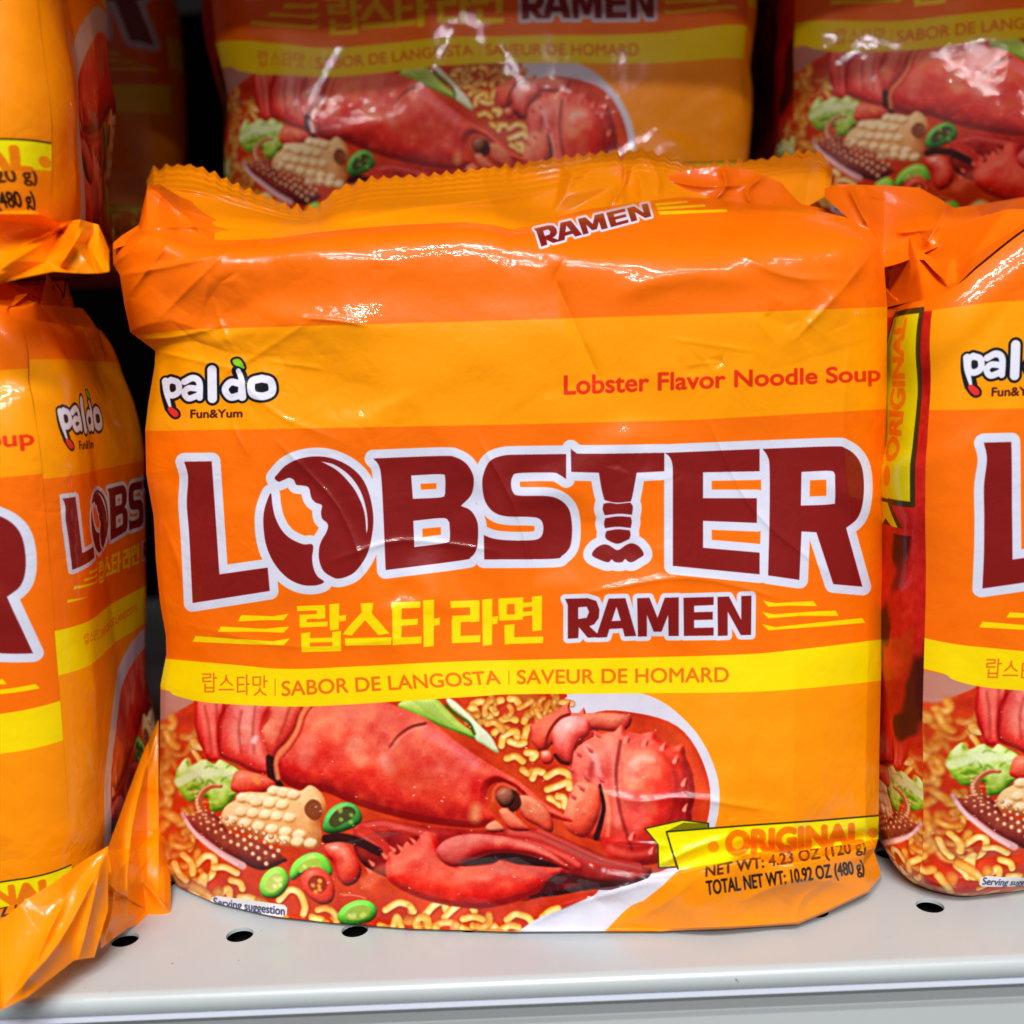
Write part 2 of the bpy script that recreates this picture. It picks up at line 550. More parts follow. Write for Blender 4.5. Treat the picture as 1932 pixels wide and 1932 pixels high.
    shaded(M([(840, 290), (920, 240), (1000, 200), (1080, 150), (1130, 108), (1120, 160), (1135, 200), (1190, 200), (1222, 160), (1240, 210), (1330, 280), (1300, 420), (1180, 430), (1000, 420), (960, 460), (900, 470), (850, 400)], 'Q'), R0, rgb(240, 110, 80), R2, 34, mott=.4)
    shaded(M([(1220, 210), (1480, 205), (1560, 240), (1500, 330), (1300, 320), (1210, 330)], 'Q', True), rgb(190, 40, 30), rgb(236, 130, 100), R2, 26, mott=.4)
    shaded(M([(1000, 330), (1060, 250), (1160, 220), (1260, 260), (1260, 350), (1200, 400), (1160, 470), (1140, 560), (1080, 540), (1020, 470)], 'Q', True), rgb(224, 60, 50), rgb(255, 176, 170), rgb(130, 16, 14), 40, spec=.3, mott=.4)
    stroke([(1120, 210), (1050, 240), (980, 330), (950, 430)], 20, rgb(120, 14, 10), 'Q', a=.9)
    stroke([(1020, 500), (1060, 545), (1110, 560)], 26, rgb(54, 8, 10), 'Q', a=.9)
    shaded(M([(920, 480), (980, 470), (1010, 520), (980, 560), (930, 550)], 'Q', True), R0, R1, R2, 14, spec=.3)
    CL = (-.6, -.6, .5)
    shaded(M([(1150, 480), (1190, 430), (1230, 400), (1290, 370), (1300, 325), (1345, 350), (1440, 330), (1490, 280), (1520, 330), (1620, 350), (1720, 330), (1740, 370), (1850, 440), (1930, 420), (1940, 500), (1990, 620), (2010, 780), (1980, 900), (1990, 1010), (1900, 1150), (1760, 1260),
              (1560, 1290), (1400, 1230), (1330, 1110), (1240, 1080), (1130, 1030), (1160, 800), (1130, 620)], 'Q'), rgb(216, 34, 24), rgb(250, 122, 100), rgb(126, 10, 10), 90, spec=.12, mott=.4, light=CL, k=2.4)
    shaded(M([(1480, 520), (1600, 440), (1760, 460), (1880, 600), (1900, 800), (1840, 1000), (1720, 1120), (1580, 1100), (1500, 940), (1470, 720)], 'Q', True), rgb(226, 40, 26), rgb(255, 140, 112), rgb(150, 14, 10), 80, spec=.2, mott=.4, light=CL, a=.8, soft=6)
    for q, w_, col, a_, so in [([(1390, 380), (1440, 560), (1450, 760), (1460, 980)], 60, rgb(255, 160, 140), .45, 10), ([(1480, 400), (1450, 640), (1480, 900), (1560, 1160)], 24, rgb(120, 10, 10), .6, 4), ([(1930, 560), (1940, 760), (1880, 1000)], 40, rgb(130, 10, 10), .5, 8),
                               ([(1370, 760), (1400, 900), (1390, 1060)], 30, rgb(250, 150, 110), .6, 6), ([(1240, 440), (1300, 520), (1330, 640)], 40, rgb(255, 190, 190), .55, 8), ([(1400, 1150), (1560, 1200), (1740, 1170)], 40, rgb(240, 120, 90), .4, 8),
                               ([(1560, 560), (1620, 520), (1700, 530)], 46, rgb(255, 196, 180), .6, 9), ([(1600, 700), (1680, 760), (1720, 900)], 60, rgb(240, 110, 60), .4, 14), ([(1280, 560), (1250, 760), (1260, 900)], 30, rgb(140, 12, 12), .4, 8)]:
        stroke(q, w_, col, 'Q', a=a_, soft=so)
    for x, y in [(1520, 380), (1650, 400), (1780, 430), (1870, 520), (1930, 680), (1940, 860), (1560, 1060), (1700, 1160), (1840, 1060)]:
        stroke([(x - 10, y + 26), (x, y), (x + 14, y - 20)], 30, rgb(250, 130, 110), 'Q', taper=(1, .2))
        stroke([(x + 14, y + 30), (x + 24, y + 4)], 9, rgb(110, 8, 8), 'Q', a=.6)
    shaded(M([(1150, 720), (1220, 690), (1330, 720), (1345, 850), (1310, 980), (1230, 1080), (1120, 1040), (1080, 980), (1090, 880)], 'Q', True), rgb(222, 62, 38), rgb(252, 150, 110), rgb(130, 18, 12), 44, mott=.4)
    stroke([(1335, 710), (1362, 860), (1340, 980), (1310, 1080)], 44, rgb(44, 8, 10), 'Q', taper=(.4, 1))
    for x, y in [(1170, 480), (1300, 340), (1120, 590), (1220, 640), (1190, 720), (1250, 450), (1330, 660), (1130, 780)]:
        stroke([(x + 30, y + 20), (x, y), (x - 16, y - 14)], 26, rgb(232, 84, 80), 'Q', taper=(1, .2))
        stroke([(x + 34, y + 34), (x + 6, y + 18)], 8, rgb(110, 14, 14), 'Q', a=.6)
    # legs and shade below the head
    shaded(M([(-400, 1030), (-200, 960), (100, 1000), (500, 1030), (820, 1010), (980, 1040), (1300, 1180), (1560, 1280), (1700, 1300), (1620, 1400), (1300, 1440), (900, 1500), (300, 1480), (-300, 1300)], 'Q', True), rgb(120, 14, 12), rgb(190, 40, 30), rgb(36, 4, 8), 40, mott=.7)
    for q, w in [([(700, 1040), (900, 1070), (1100, 1160), (1300, 1240), (1600, 1290)], 70), ([(900, 1030), (1100, 1120), (1350, 1230), (1620, 1300)], 44),
                 ([(640, 1090), (860, 1120), (1060, 1200), (1180, 1270)], 50), ([(-380, 1010), (-200, 980), (-20, 1020), (160, 1060)], 66), ([(-360, 1040), (-260, 1120), (-170, 1200)], 60)]:
        p = cv(q, 'Q'); sl, D, Tq = dist_line(smooth_open(p), w * .27 * S / 2 + 2)
        r = w * .267 * S / 2
        flat((sl, np.clip(r - D + .5, 0, 1)), rgb(196, 40, 32))
        flat((sl, np.clip(r * .5 - D + .5, 0, 1)), rgb(226, 92, 78), .6)
    # red chillies at the left of the claw
    shaded(M([(1180, 1140), (1260, 1110), (1340, 1130), (1400, 1200), (1440, 1300), (1410, 1390), (1330, 1420), (1270, 1360), (1240, 1260), (1190, 1200)], 'P', True), rgb(206, 26, 14), rgb(250, 120, 90), rgb(80, 6, 8), 30, spec=.8)
    stroke([(1190, 1090), (1300, 1080), (1420, 1110), (1560, 1180)], 62, rgb(40, 8, 12), 'P', a=.9)
    stroke([(1440, 1020), (1560, 1100), (1650, 1190)], 60, rgb(206, 44, 30), 'P')
    # tail
    T0, T1, T2 = rgb(226, 34, 26), rgb(248, 112, 92), rgb(140, 8, 10)
    shaded(M([(262, 90), (520, 90), (500, 180), (450, 230), (430, 320), (440, 540), (360, 540), (300, 420), (262, 300)], 'P'), T0, T1, T2, 44, mott=.35, light=(.1, -.5, .8))
    shaded(M([(500, 90), (800, 90), (760, 240), (740, 330), (770, 480), (800, 620), (680, 620), (560, 560), (440, 500), (430, 320), (450, 220)], 'P', True), rgb(220, 40, 34), rgb(246, 134, 118), T2, 60, mott=.35, spec=.2, light=(.2, -.6, .7))
    shaded(M([(800, 90), (1090, 90), (1010, 220), (960, 360), (860, 470), (830, 540), (780, 490), (735, 340), (790, 230)], 'P', True), rgb(216, 54, 40), rgb(244, 140, 110), T2, 40, mott=.35)
    stroke([(510, 130), (450, 220), (430, 330), (440, 520)], 12, rgb(120, 10, 10), 'P', a=.5, soft=3)
    for q in ([(300, 150), (330, 300), (350, 480)], [(380, 110), (390, 260), (400, 420)], [(560, 180), (540, 320), (560, 480)], [(660, 130), (640, 300), (650, 480)], [(900, 150), (860, 280), (810, 400)]):
        stroke(q, 26, rgb(246, 140, 120), 'P', a=.28, soft=5)
        stroke([(x + 34, y + 6) for x, y in q], 16, rgb(130, 10, 10), 'P', a=.35, soft=4)
    stroke([(690, 380), (680, 400)], 40, rgb(255, 220, 226), 'P', a=.7, soft=5)
    flat(M([(770, 500), (840, 540), (850, 640), (890, 720), (830, 720), (780, 660)], 'P', True), rgb(40, 10, 14), .9)
    # carapace
    shaded(M([(1090, 90), (1300, 70), (1560, 110), (1780, 190), (1932, 260), (2130, 420), (2340, 560), (2560, 690), (2750, 850), (2930, 960), (2860, 960), (2700, 900), (2560, 760), (2500, 720), (2400, 690), (2330, 740),
              (2330, 850), (2380, 950), (2290, 1010), (2060, 1000), (1800, 960), (1560, 900), (1350, 830), (1180, 760), (1000, 740), (890, 690), (840, 600), (830, 520), (900, 440), (970, 340), (1010, 220)], 'P', True),
           rgb(226, 38, 26), rgb(250, 112, 84), rgb(140, 10, 8), 120, k=2.2, mott=.35, grain=.28, light=(-.1, -.8, .6))
    cp = M([(1090, 120), (1560, 130), (1900, 300), (2300, 600), (2300, 960), (1800, 930), (1200, 720), (900, 640), (1000, 300)], 'P', True)
    sl, m = cp
    C[sl] += ((NZ[sl] > .2) * blur(m, 20) * .05)[..., None] * np.array([-1.5, -1, -.8])
    C[sl] += (np.clip(NM[sl], 0, 1) * blur(m, 20) * .22)[..., None] * np.array([.5, .8, .5])
    for q, w, col, a in [([(1390, 420), (1430, 520)], 110, rgb(240, 170, 130), .45), ([(1600, 540), (1640, 590)], 90, rgb(246, 190, 170), .5), ([(1900, 330), (2080, 440), (2240, 560)], 70, rgb(240, 120, 150), .4),
                         ([(1060, 400), (1040, 520)], 120, rgb(240, 150, 130), .35), ([(1700, 620), (1850, 700), (2000, 800)], 190, rgb(230, 80, 40), .4), ([(2250, 880), (2240, 930)], 80, rgb(250, 190, 120), .6),
                         ([(1300, 180), (1480, 200)], 120, rgb(244, 140, 110), .35)]:
        stroke(q, w, col, 'P', a=a, soft=16)
    stroke([(1640, 440), (1700, 360), (1790, 300), (1890, 275)], 15, rgb(74, 8, 10), 'P', a=.8, soft=3, taper=(.5, 1.3))
    stroke([(1655, 455), (1720, 375), (1800, 322), (1900, 292)], 10, rgb(246, 160, 150), 'P', a=.5, soft=2)
    stroke([(1080, 120), (1020, 210), (985, 320), (920, 420), (860, 480), (836, 560), (850, 660)], 34, rgb(236, 128, 78), 'P', a=.85, soft=3)
    stroke([(1110, 130), (1045, 220), (1010, 330), (945, 440), (885, 510)], 12, rgb(140, 20, 14), 'P', a=.6, soft=2)
    # head: eye, feelers
    for q, col in [([(620, 900), (690, 880), (830, 1010), (830, 1030), (700, 1020)], rgb(220, 66, 40)), ([(750, 800), (850, 790), (980, 900), (1000, 1040), (900, 1000), (790, 930)], rgb(204, 52, 30)), ([(530, 1000), (600, 960), (660, 1030), (560, 1040)], rgb(236, 130, 90))]:
        shaded(M(q, 'Q', True), col, rgb(246, 150, 110), rgb(90, 10, 8), 20, mott=.3)
    flat(M([(700, 740), (760, 770), (780, 850), (730, 900), (690, 870)], 'Q', True), rgb(50, 12, 10), .85)
    shaded(M([(600, 790), (640, 730), (710, 740), (735, 800), (700, 860), (640, 860)], 'Q', True), rgb(84, 34, 24), rgb(190, 104, 74), rgb(26, 8, 8), 16, spec=.25)
    stroke([(580, 820), (590, 740), (650, 700), (740, 740)], 20, rgb(232, 96, 60), 'Q', a=.8, soft=2)
    # front claw
    shaded(M([(-175, 1290), (-150, 1180), (-90, 1200), (-30, 1110), (20, 1130), (100, 1040), (180, 1080), (230, 1200), (340, 1280), (560, 1270), (640, 1240), (760, 1270), (1000, 1290), (1090, 1300), (1000, 1400), (860, 1490), (640, 1560), (420, 1580), (100, 1520), (-140, 1400)], 'Q', True),
           rgb(226, 28, 16), rgb(250, 110, 82), rgb(140, 8, 8), 80, mott=.4, spec=.1)
    flat(M([(330, 1280), (460, 1230), (600, 1190), (800, 1200), (1060, 1280), (1000, 1290), (760, 1265), (640, 1235), (560, 1262)], 'Q', True), rgb(40, 10, 14), .9)
    shaded(M([(180, 1170), (260, 1090), (420, 1055), (640, 1070), (800, 1110), (960, 1170), (1120, 1290), (1080, 1300), (940, 1230), (760, 1190), (560, 1190), (420, 1240), (320, 1290), (220, 1250)], 'Q', True),
           rgb(206, 44, 34), rgb(244, 130, 110), rgb(120, 10, 10), 40, mott=.35)
    for x, y in [(1490, 1240), (1580, 1190), (1640, 1140), (1690, 1130), (1780, 1080), (1470, 1290), (1850, 1060)]:
        stroke([(x + 30, y + 30), (x, y)], 30, rgb(238, 110, 84), 'P', taper=(1, .2))
    stroke([(1480, 1400), (1560, 1330), (1700, 1290)], 90, rgb(248, 140, 110), 'P', a=.4, soft=10)
    flat(M([(780, 1530), (900, 1470), (1040, 1330), (1300, 1370), (1560, 1390), (1660, 1360), (1560, 1430), (1330, 1450), (1100, 1400), (950, 1490)], 'Q', True), rgb(60, 16, 20), .75)
    stroke([(1290, 1480), (1400, 1490), (1470, 1510)], 8, rgb(250, 170, 150), 'P', a=.7)
    # lettuce
    G0, G1, G2 = rgb(150, 184, 40), rgb(226, 234, 160), rgb(60, 104, 14)
    shaded(M([(140, 600), (200, 520), (240, 570), (330, 530), (400, 560), (440, 530), (520, 570), (590, 620), (540, 700), (560, 760), (520, 830), (470, 880), (380, 900), (350, 800), (230, 830), (160, 760), (125, 690)], 'P', True), G0, G1, G2, 40, mott=1.0)
    for k in range(16):
        x, y = rg.uniform(170, 520), rg.uniform(560, 840)
        stroke([(x, y), (x + rg.uniform(20, 60), y - rg.uniform(0, 40)), (x + rg.uniform(60, 110), y - rg.uniform(-20, 50))], rg.uniform(8, 18), G2 if k % 2 else G1, 'P', a=.45, soft=2)
    stroke([(150, 690), (260, 640), (420, 620), (540, 640)], 60, rgb(226, 232, 186), 'P', a=.7, soft=6)
    shaded(M([(520, 700), (560, 610), (680, 620), (790, 660), (840, 710), (780, 750), (640, 780), (530, 750)], 'P', True), rgb(204, 34, 20), rgb(240, 110, 80), rgb(130, 12, 8), 24, spec=.15)
    stroke([(690, 670), (710, 690)], 40, rgb(250, 150, 60), 'P', a=.6, soft=5)
    # scored squid block
    shaded(M([(440, 960), (480, 860), (560, 810), (620, 760), (790, 760), (830, 720), (940, 730), (1010, 750), (1080, 710), (1160, 770), (1190, 870), (1150, 960), (1160, 1080), (1120, 1160), (980, 1150), (800, 1120), (620, 1040), (470, 1010)], 'P', True),
           rgb(226, 150, 84), rgb(248, 206, 146), rgb(176, 84, 30), 60, mott=.4)
    flat(M([(1040, 860), (1090, 810), (1150, 840), (1160, 920), (1110, 960), (1050, 920)], 'P', True), rgb(120, 46, 20), .85)
    for r_, (x0_, y0_, x1_, y1_, n_) in enumerate([(600, 800, 800, 830, 4), (590, 900, 930, 940, 5), (520, 960, 1000, 1060, 6), (800, 1090, 1080, 1120, 4), (820, 750, 960, 780, 3), (700, 830, 880, 850, 3)]):
        for k in range(n_):
            x = x0_ + (x1_ - x0_) * k / max(1, n_ - 1); y = y0_ + (y1_ - y0_) * k / max(1, n_ - 1)
            w_, h_ = 46, 38
            shaded(M([(x - w_, y - 8), (x - 10, y - h_), (x + w_ * .9, y - h_ * .6), (x + w_, y + 12), (x + 12, y + h_), (x - w_ * .8, y + h_ * .7)], 'P', True), rgb(240, 200, 142), rgb(253, 230, 188), rgb(196, 120, 58), 14, mott=.35, soft=2.5)
    # tentacle
    for p0, p1 in [((440, 720), None)]:
        stroke([(450, 720), (380, 720), (310, 770), (290, 850), (330, 930), (400, 990)], 62, rgb(176, 84, 44), 'P', taper=(.35, 1.3))
        stroke([(440, 712), (380, 708), (310, 750), (276, 840), (310, 930)], 22, rgb(240, 170, 130), 'P', a=.8, taper=(.5, 1))
    shaded(M([(170, 900), (230, 930), (330, 900), (420, 930), (520, 1050), (680, 1100), (900, 1220), (880, 1260), (740, 1310), (600, 1260), (440, 1180), (300, 1080), (200, 980)], 'P', True), rgb(112, 26, 26), rgb(170, 70, 50), rgb(56, 8, 14), 40, mott=.4)
    stroke([(175, 910), (240, 1020), (340, 1110), (460, 1200), (600, 1280)], 62, rgb(222, 160, 158), 'P', taper=(.4, .9), soft=3)
    stroke([(200, 960), (300, 1090), (430, 1190), (560, 1270)], 22, rgb(246, 206, 206), 'P', a=.7, soft=3)
    for row_ in range(4):
        for k in range(12):
            t = k / 11
            x = 240 + 560 * t + row_ * 44 - 30 + rg.uniform(-8, 8); y = 930 + 330 * t ** 1.05 - row_ * 36 * (t + .3) + rg.uniform(-8, 8)
            if x > 900: continue
            r_ = 8 + 9 * min(1, t * 1.6)
            stroke([(x, y), (x + 1, y + 1)], r_ * 2.2, rgb(150, 70, 50), 'P', sm=False)
            stroke([(x - 2, y - 3), (x - 1, y - 2)], r_ * 1.5, rgb(246, 198, 150), 'P', sm=False)
    for k in range(9):
        t = k / 8
        x, y = 268 + 60 * t ** 2 * 1.6, 760 + 210 * t
        stroke([(x, y), (x + 1, y)], 16, rgb(246, 190, 140), 'P', sm=False)

    # chilli rings
    def ring(pts, inner, rim, mid, core, crop='P'):
        shaded(M(pts, crop, True), rim, np.clip(rim * 1.5 + .12, 0, 1), rim * .35, 20, spec=.25, mott=.15)
        flat(M(inner, crop, True), mid, .95)
        c = np.mean(inner, 0)
        for _ in range(6):
            q = c + rg.normal(0, .22, 2) * (np.ptp(np.asarray(inner), 0))
            stroke([tuple(q), (q[0] + 6, q[1] + 4)], 26, core, crop, sm=False, a=.75, soft=2)
    ring([(1165, 990), (1200, 900), (1280, 840), (1370, 835), (1430, 890), (1440, 960), (1380, 1010), (1260, 1050), (1180, 1040)], [(1210, 970), (1250, 900), (1330, 860), (1390, 880), (1390, 930), (1330, 970), (1250, 1010)], rgb(46, 118, 40), rgb(70, 66, 30), rgb(150, 186, 70))
    ring([(930, 1340), (960, 1260), (1040, 1200), (1130, 1185), (1200, 1230), (1235, 1310), (1210, 1360), (1150, 1330), (1060, 1310), (960, 1380)], [(1000, 1290), (1050, 1240), (1130, 1230), (1160, 1290), (1080, 1290), (1010, 1330)], rgb(84, 160, 34), rgb(170, 196, 70), rgb(226, 226, 120))
    ring([(718, 1440), (745, 1350), (820, 1290), (890, 1300), (930, 1370), (905, 1450), (840, 1505), (755, 1500)], [(755, 1440), (780, 1370), (840, 1330), (885, 1360), (870, 1430), (810, 1470)], rgb(92, 168, 36), rgb(190, 206, 92), rgb(232, 232, 150))
    ring([(1010, 1390), (1050, 1310), (1130, 1290), (1210, 1340), (1250, 1440), (1230, 1530), (1150, 1550), (1060, 1490)], [(1060, 1400), (1100, 1350), (1170, 1360), (1200, 1420), (1160, 1470), (1090, 1460)], rgb(210, 40, 22), rgb(150, 40, 20), rgb(246, 170, 50))
    ring([(1270, 1640), (1310, 1570), (1400, 1525), (1500, 1530), (1550, 1590), (1520, 1660), (1420, 1695), (1310, 1690)], [(1320, 1640), (1360, 1580), (1440, 1555), (1500, 1580), (1480, 1640), (1390, 1665)], rgb(70, 150, 30), rgb(160, 186, 60), rgb(214, 222, 120))
    # white bowl side at the lower right
    flat(M([(760, 1745), (900, 1650), (1060, 1590), (1320, 1480), (1640, 1380), (1890, 1262), (1900, 1310), (1750, 1480), (1560, 1560), (1430, 1680), (1370, 1760), (1350, 1840), (1340, 1900), (700, 1900), (730, 1800)], 'Q', True), rgb(216, 214, 226))

    # photographic grain, contrast and wet glints over the picture only
    fmask = np.zeros((CH, CW), np.float32); sl, m = bm; fmask[sl] = m
    Lm = C.mean(-1, keepdims=True)
    C[:] += (np.stack([blur(C[..., i], 2.6) for i in range(3)], -1) - C) * (fmask * .8)[..., None]
    soft = np.stack([blur(C[..., i], 9) for i in range(3)], -1)
    C[:] += ((C - soft) * .55 + (NZ * .05)[..., None] + (NL * .10)[..., None] * np.array([1, .7, .5])) * fmask[..., None]
    np.clip(C, 0, 1, out=C)
    for _ in range(120):
        x, y = rg.uniform(290, 1240), rg.uniform(1340, 1750)
        a = rg.uniform(-.5, .5); ln = rg.uniform(.5, 3.5)
        i, j = int((x - AX0) * S), int((y - AY0) * S)
        if fmask[j, i] < .9: continue
        stroke([(x, y), (x + ln * math.cos(a), y + ln * math.sin(a))], rg.uniform(1.4, 3.0), rgb(255, 236, 222), a=rg.uniform(.25, .7), sm=False, soft=1)


def paint_note():
    # small printed note
    sg = M([(398, 1694), (410, 1690), (536, 1707), (542, 1713), (541, 1726), (532, 1730), (404, 1714), (397, 1708)])
    flat(sg, rgb(232, 230, 232))
    flat(text('Serving suggestion', (403, 1709), (537, 1727), (537, 1711), (403, 1693), bold=.5), rgb(30, 40, 80))


def paint_print():
    paint_bands()
    paint_food()
    # yellow band over the picture
    top = [(160, 1226), (316, 1243), (439, 1254), (539, 1262), (659, 1258), (860, 1248), (1030, 1244), (1370, 1236), (1500, 1226), (1664, 1206), (1722, 1198)]
    bot = [(1722, 1276), (1664, 1284), (1450, 1304), (1209, 1308), (968, 1310), (900, 1314), (740, 1324), (579, 1333), (459, 1330), (379, 1324), (330, 1312), (302, 1300), (160, 1290)]
    yb = M(list(map(tuple, smooth_open(top))) + list(map(tuple, smooth_open(bot))))
    flat(yb, YEL); mark(yb, 5)
    sl, m = yb
    C[sl] += (NL[sl] * .02)[..., None]
    ft = text('SABOR DE LANGOSTA', (682, 1342), (1712, 1284), (1700, 1222), (682, 1272), 'c3', bold=.8)
    flat(ft, LETTER)
    flat(text('SAVEUR DE HOMARD', (18, 1285), (1012, 1276), (1012, 1206), (18, 1220), 'c4', bold=.8), LETTER)
    stroke([(650, 1262), (650, 1340)], 4, LETTER, 'c3'); stroke([(1750, 1222), (1750, 1288)], 4, LETTER, 'c3')
    # thin hangul
    HK = {'rap': [[(0, .04), (.55, .04), (.55, .22), (.02, .24), (.02, .44), (.58, .42)], [(.78, 0), (.78, .52)], [(.78, .24), (.98, .24)], [(.16, .58), (.16, .98), (.78, .98), (.78, .58)], [(.16, .77), (.78, .77)]],
          'seu': [[(.5, .05), (.42, .34), (.1, .58)], [(.5, .2), (.62, .42), (.92, .58)], [(0, .82), (1, .82)]],
          'ta': [[(.6, .12), (.06, .12), (.06, .86), (.64, .82)], [(.06, .48), (.56, .48)], [(.8, 0), (.8, 1)], [(.8, .46), (1, .46)]],
          'mat': [[(.04, .06), (.52, .06), (.52, .46), (.04, .46), (.04, .06)], [(.78, 0), (.78, .58)], [(.78, .26), (.98, .26)], [(.5, .6), (.42, .8), (.14, .98)], [(.5, .7), (.66, .88), (.9, .98)]]}
    for nm, x, y, w_, h_ in [('rap', 310, 1236, 66, 88), ('seu', 388, 1240, 66, 88), ('ta', 470, 1244, 58, 92), ('mat', 544, 1248, 70, 92)]:
        for ln in HK[nm]:
            stroke([(x + a * w_, y + b * h_) for a, b in ln], 7.5, LETTER, 'c3', sm=False)
    # LOBSTER
    sh = 1771
    Lm = [(222, 240), (352, 238), (388, 770), (615, 738), (625, 848), (262, 905), (247, 600), (235, 440), (241, 330), (236, 285)]
    O1 = [(648, 318), (660, 300), (700, 258), (760, 228), (840, 215), (920, 225), (1000, 262), (1060, 320), (1095, 400), (1112, 500), (1105, 590), (1085, 670), (1050, 730), (1010, 770), (950, 790), (910, 778), (875, 750), (857, 700), (857, 650), (868, 612), (888, 578), (899, 548),
          (894, 528), (872, 508), (866, 478), (870, 445), (840, 432), (820, 408), (808, 362), (776, 352), (750, 348), (738, 326), (716, 316), (690, 326), (666, 334)]
    O1h = [(865, 238), (930, 255), (1000, 305), (1050, 375), (1078, 460), (1086, 540), (1080, 580), (1070, 480), (1040, 400), (1000, 340), (940, 280)]
    O2 = [(630, 388), (610, 430), (597, 480), (595, 540), (605, 620), (630, 690), (670, 750), (720, 795), (780, 820), (840, 822), (880, 806), (850, 780), (832, 745), (824, 695), (827, 632), (780, 628), (720, 600), (680, 560), (650, 500), (637, 440)]
    Bm = [(1112, 225), (1430, 213), (1500, 220), (1550, 250), (1580, 300), (1584, 350), (1570, 400), (1524, 448), (1570, 470), (1600, 520), (1605, 580), (1598, 650), (1570, 690), (1520, 705), (1170, 750), (1160, 500), (1150, 320), (1138, 258)]
    Bh1 = [(1290, 305), (1430, 299), (1450, 318), (1450, 392), (1430, 408), (1298, 415)]
    Bh2 = [(1300, 518), (1440, 505), (1470, 525), (1472, 600), (1450, 622), (1305, 642)]
    Sm = [(2019, 204), (1800, 207), (1720, 212), (1660, 238), (1630, 300), (1625, 360), (1640, 430), (1680, 478), (1740, 497), (1850, 500), (1892, 508), (1910, 535), (1908, 580), (1880, 606), (1800, 611), (1720, 608), (1670, 600), (1632, 585),
          (1634, 700), (1950, 697), (2000, 682), (2035, 645), (2046, 590), (2045, 520), (2030, 460), (1990, 420), (1930, 402), (1800, 400), (1770, 385), (1760, 350), (1766, 312), (1795, 294), (1950, 291), (1985, 300), (2019, 322)]
    T1 = [(270, 178), (290, 194), (340, 203), (710, 198), (710, 285), (580, 292), (560, 400), (552, 427), (490, 433), (450, 427), (428, 420), (415, 370), (402, 292), (272, 288)]
    T2 = [(424, 438), (450, 433), (490, 438), (550, 432), (562, 452), (558, 490), (500, 485), (430, 492), (420, 465)]
    T3 = [(432, 506), (490, 497), (552, 500), (557, 522), (552, 552), (490, 546), (430, 553), (426, 530)]
    T4 = [(438, 566), (490, 558), (548, 563), (551, 585), (545, 604), (490, 626), (440, 606), (432, 586)]
    T5 = [(370, 680), (385, 650), (420, 630), (450, 634), (490, 656), (530, 632), (560, 624), (592, 640), (613, 676), (590, 695), (560, 712), (540, 710), (526, 698), (512, 712), (490, 714), (474, 710), (462, 700), (446, 713), (408, 702)]
    Em = [(712, 199), (735, 218), (748, 255), (750, 330), (750, 730), (1158, 770), (1158, 668), (892, 645), (892, 518), (1145, 528), (1145, 412), (892, 412), (892, 290), (1158, 285), (1158, 180)]
    Rm = [(1172, 180), (1500, 168), (1560, 176), (1610, 212), (1640, 270), (1649, 360), (1640, 450), (1615, 510), (1565, 552), (1642, 828), (1505, 816), (1425, 572), (1355, 568), (1345, 796), (1198, 775), (1205, 500), (1205, 270), (1195, 214)]
    Rh = [(1355, 288), (1490, 283), (1513, 300), (1513, 420), (1495, 440), (1352, 447)]
    R4 = lambda q: [(x + sh, y) for x, y in q]
    rings_ = [Lm, O1, O2, Bm, Sm] + [R4(q) for q in (T1, T2, T3, T4, T5, Em, Rm)]
    holes = [O1h, Bh1, Bh2, R4(Rh)]
    big = np.zeros((CH, CW), np.float32); fill = np.zeros((CH, CW), np.float32)
    smooth_set = {1, 2, 9}
    for i, q in enumerate(rings_ + holes):
        hole = i >= len(rings_)
        p = soft_closed(cv(q, 'c3'), 180.0 if i in smooth_set else 50.0)
        x0_, y0_, x1_, y1_ = window(p.min(0), p.max(0), 4)
        sl, m = (slice(y0_, y1_), slice(x0_, x1_)), raster([p], (y1_ - y0_, x1_ - x0_), (x0_, y0_))
        wd = 41 * .4011 * S
        sd, D, _ = dist_line(np.vstack([p, p[:1]]), wd)
        if not (hole and q is O1h):
            big[sd] = np.maximum(big[sd], np.clip(wd - D + .5, 0, 1))
        if hole:
            fill[sl] *= 1 - m
            continue
        fill[sl] = np.maximum(fill[sl], m)
        big[sl] = np.maximum(big[sl], m)
    for q in (O1h, Bh1, Bh2, R4(Rh)):    # orange shows through the middle of the counters
        sl, m = M(q, 'c3')
        if q is O1h: continue
        p = cv(q, 'c3'); sd, D, _ = dist_line(np.vstack([p, p[:1]]), wd)
        full = to_canvas(sl, m); ed = to_canvas(sd, np.clip(wd - D + .5, 0, 1))
        cen = full * (1 - ed)
        big *= 1 - cen
    full = (slice(0, CH), slice(0, CW))
    flat((full, big), WHT); mark((full, big), 2)
    flat((full, fill), MAR)
    sc = (NZ > .47) * fill
    C[:] += (sc * .10)[..., None]
    # RAMEN
    def ramen(tf, ow, lab):
        G = [[(243, 885), (350, 882), (390, 895), (405, 935), (402, 975), (380, 1005), (357, 1014), (412, 1065), (350, 1068), (308, 1018), (305, 1070), (256, 1073), (256, 915)],
             [(448, 884), (527, 882), (578, 1060), (524, 1062), (514, 1024), (452, 1027), (440, 1066), (388, 1068)],
             [(582, 882), (640, 880), (678, 975), (712, 880), (778, 878), (778, 1060), (730, 1060), (728, 960), (697, 1040), (660, 1040), (628, 960), (628, 1062), (586, 1063)],
             [(800, 880), (942, 876), (942, 914), (850, 918), (850, 948), (938, 946), (938, 983), (850, 985), (850, 1022), (942, 1020), (942, 1058), (802, 1060)],
             [(960, 876), (1014, 874), (1072, 985), (1072, 872), (1120, 870), (1118, 1055), (1070, 1056), (1008, 945), (1008, 1058), (962, 1060)]]
        Hh = [[(305, 925), (345, 922), (356, 947), (345, 974), (305, 980)], [(485, 922), (505, 988), (462, 990)]]
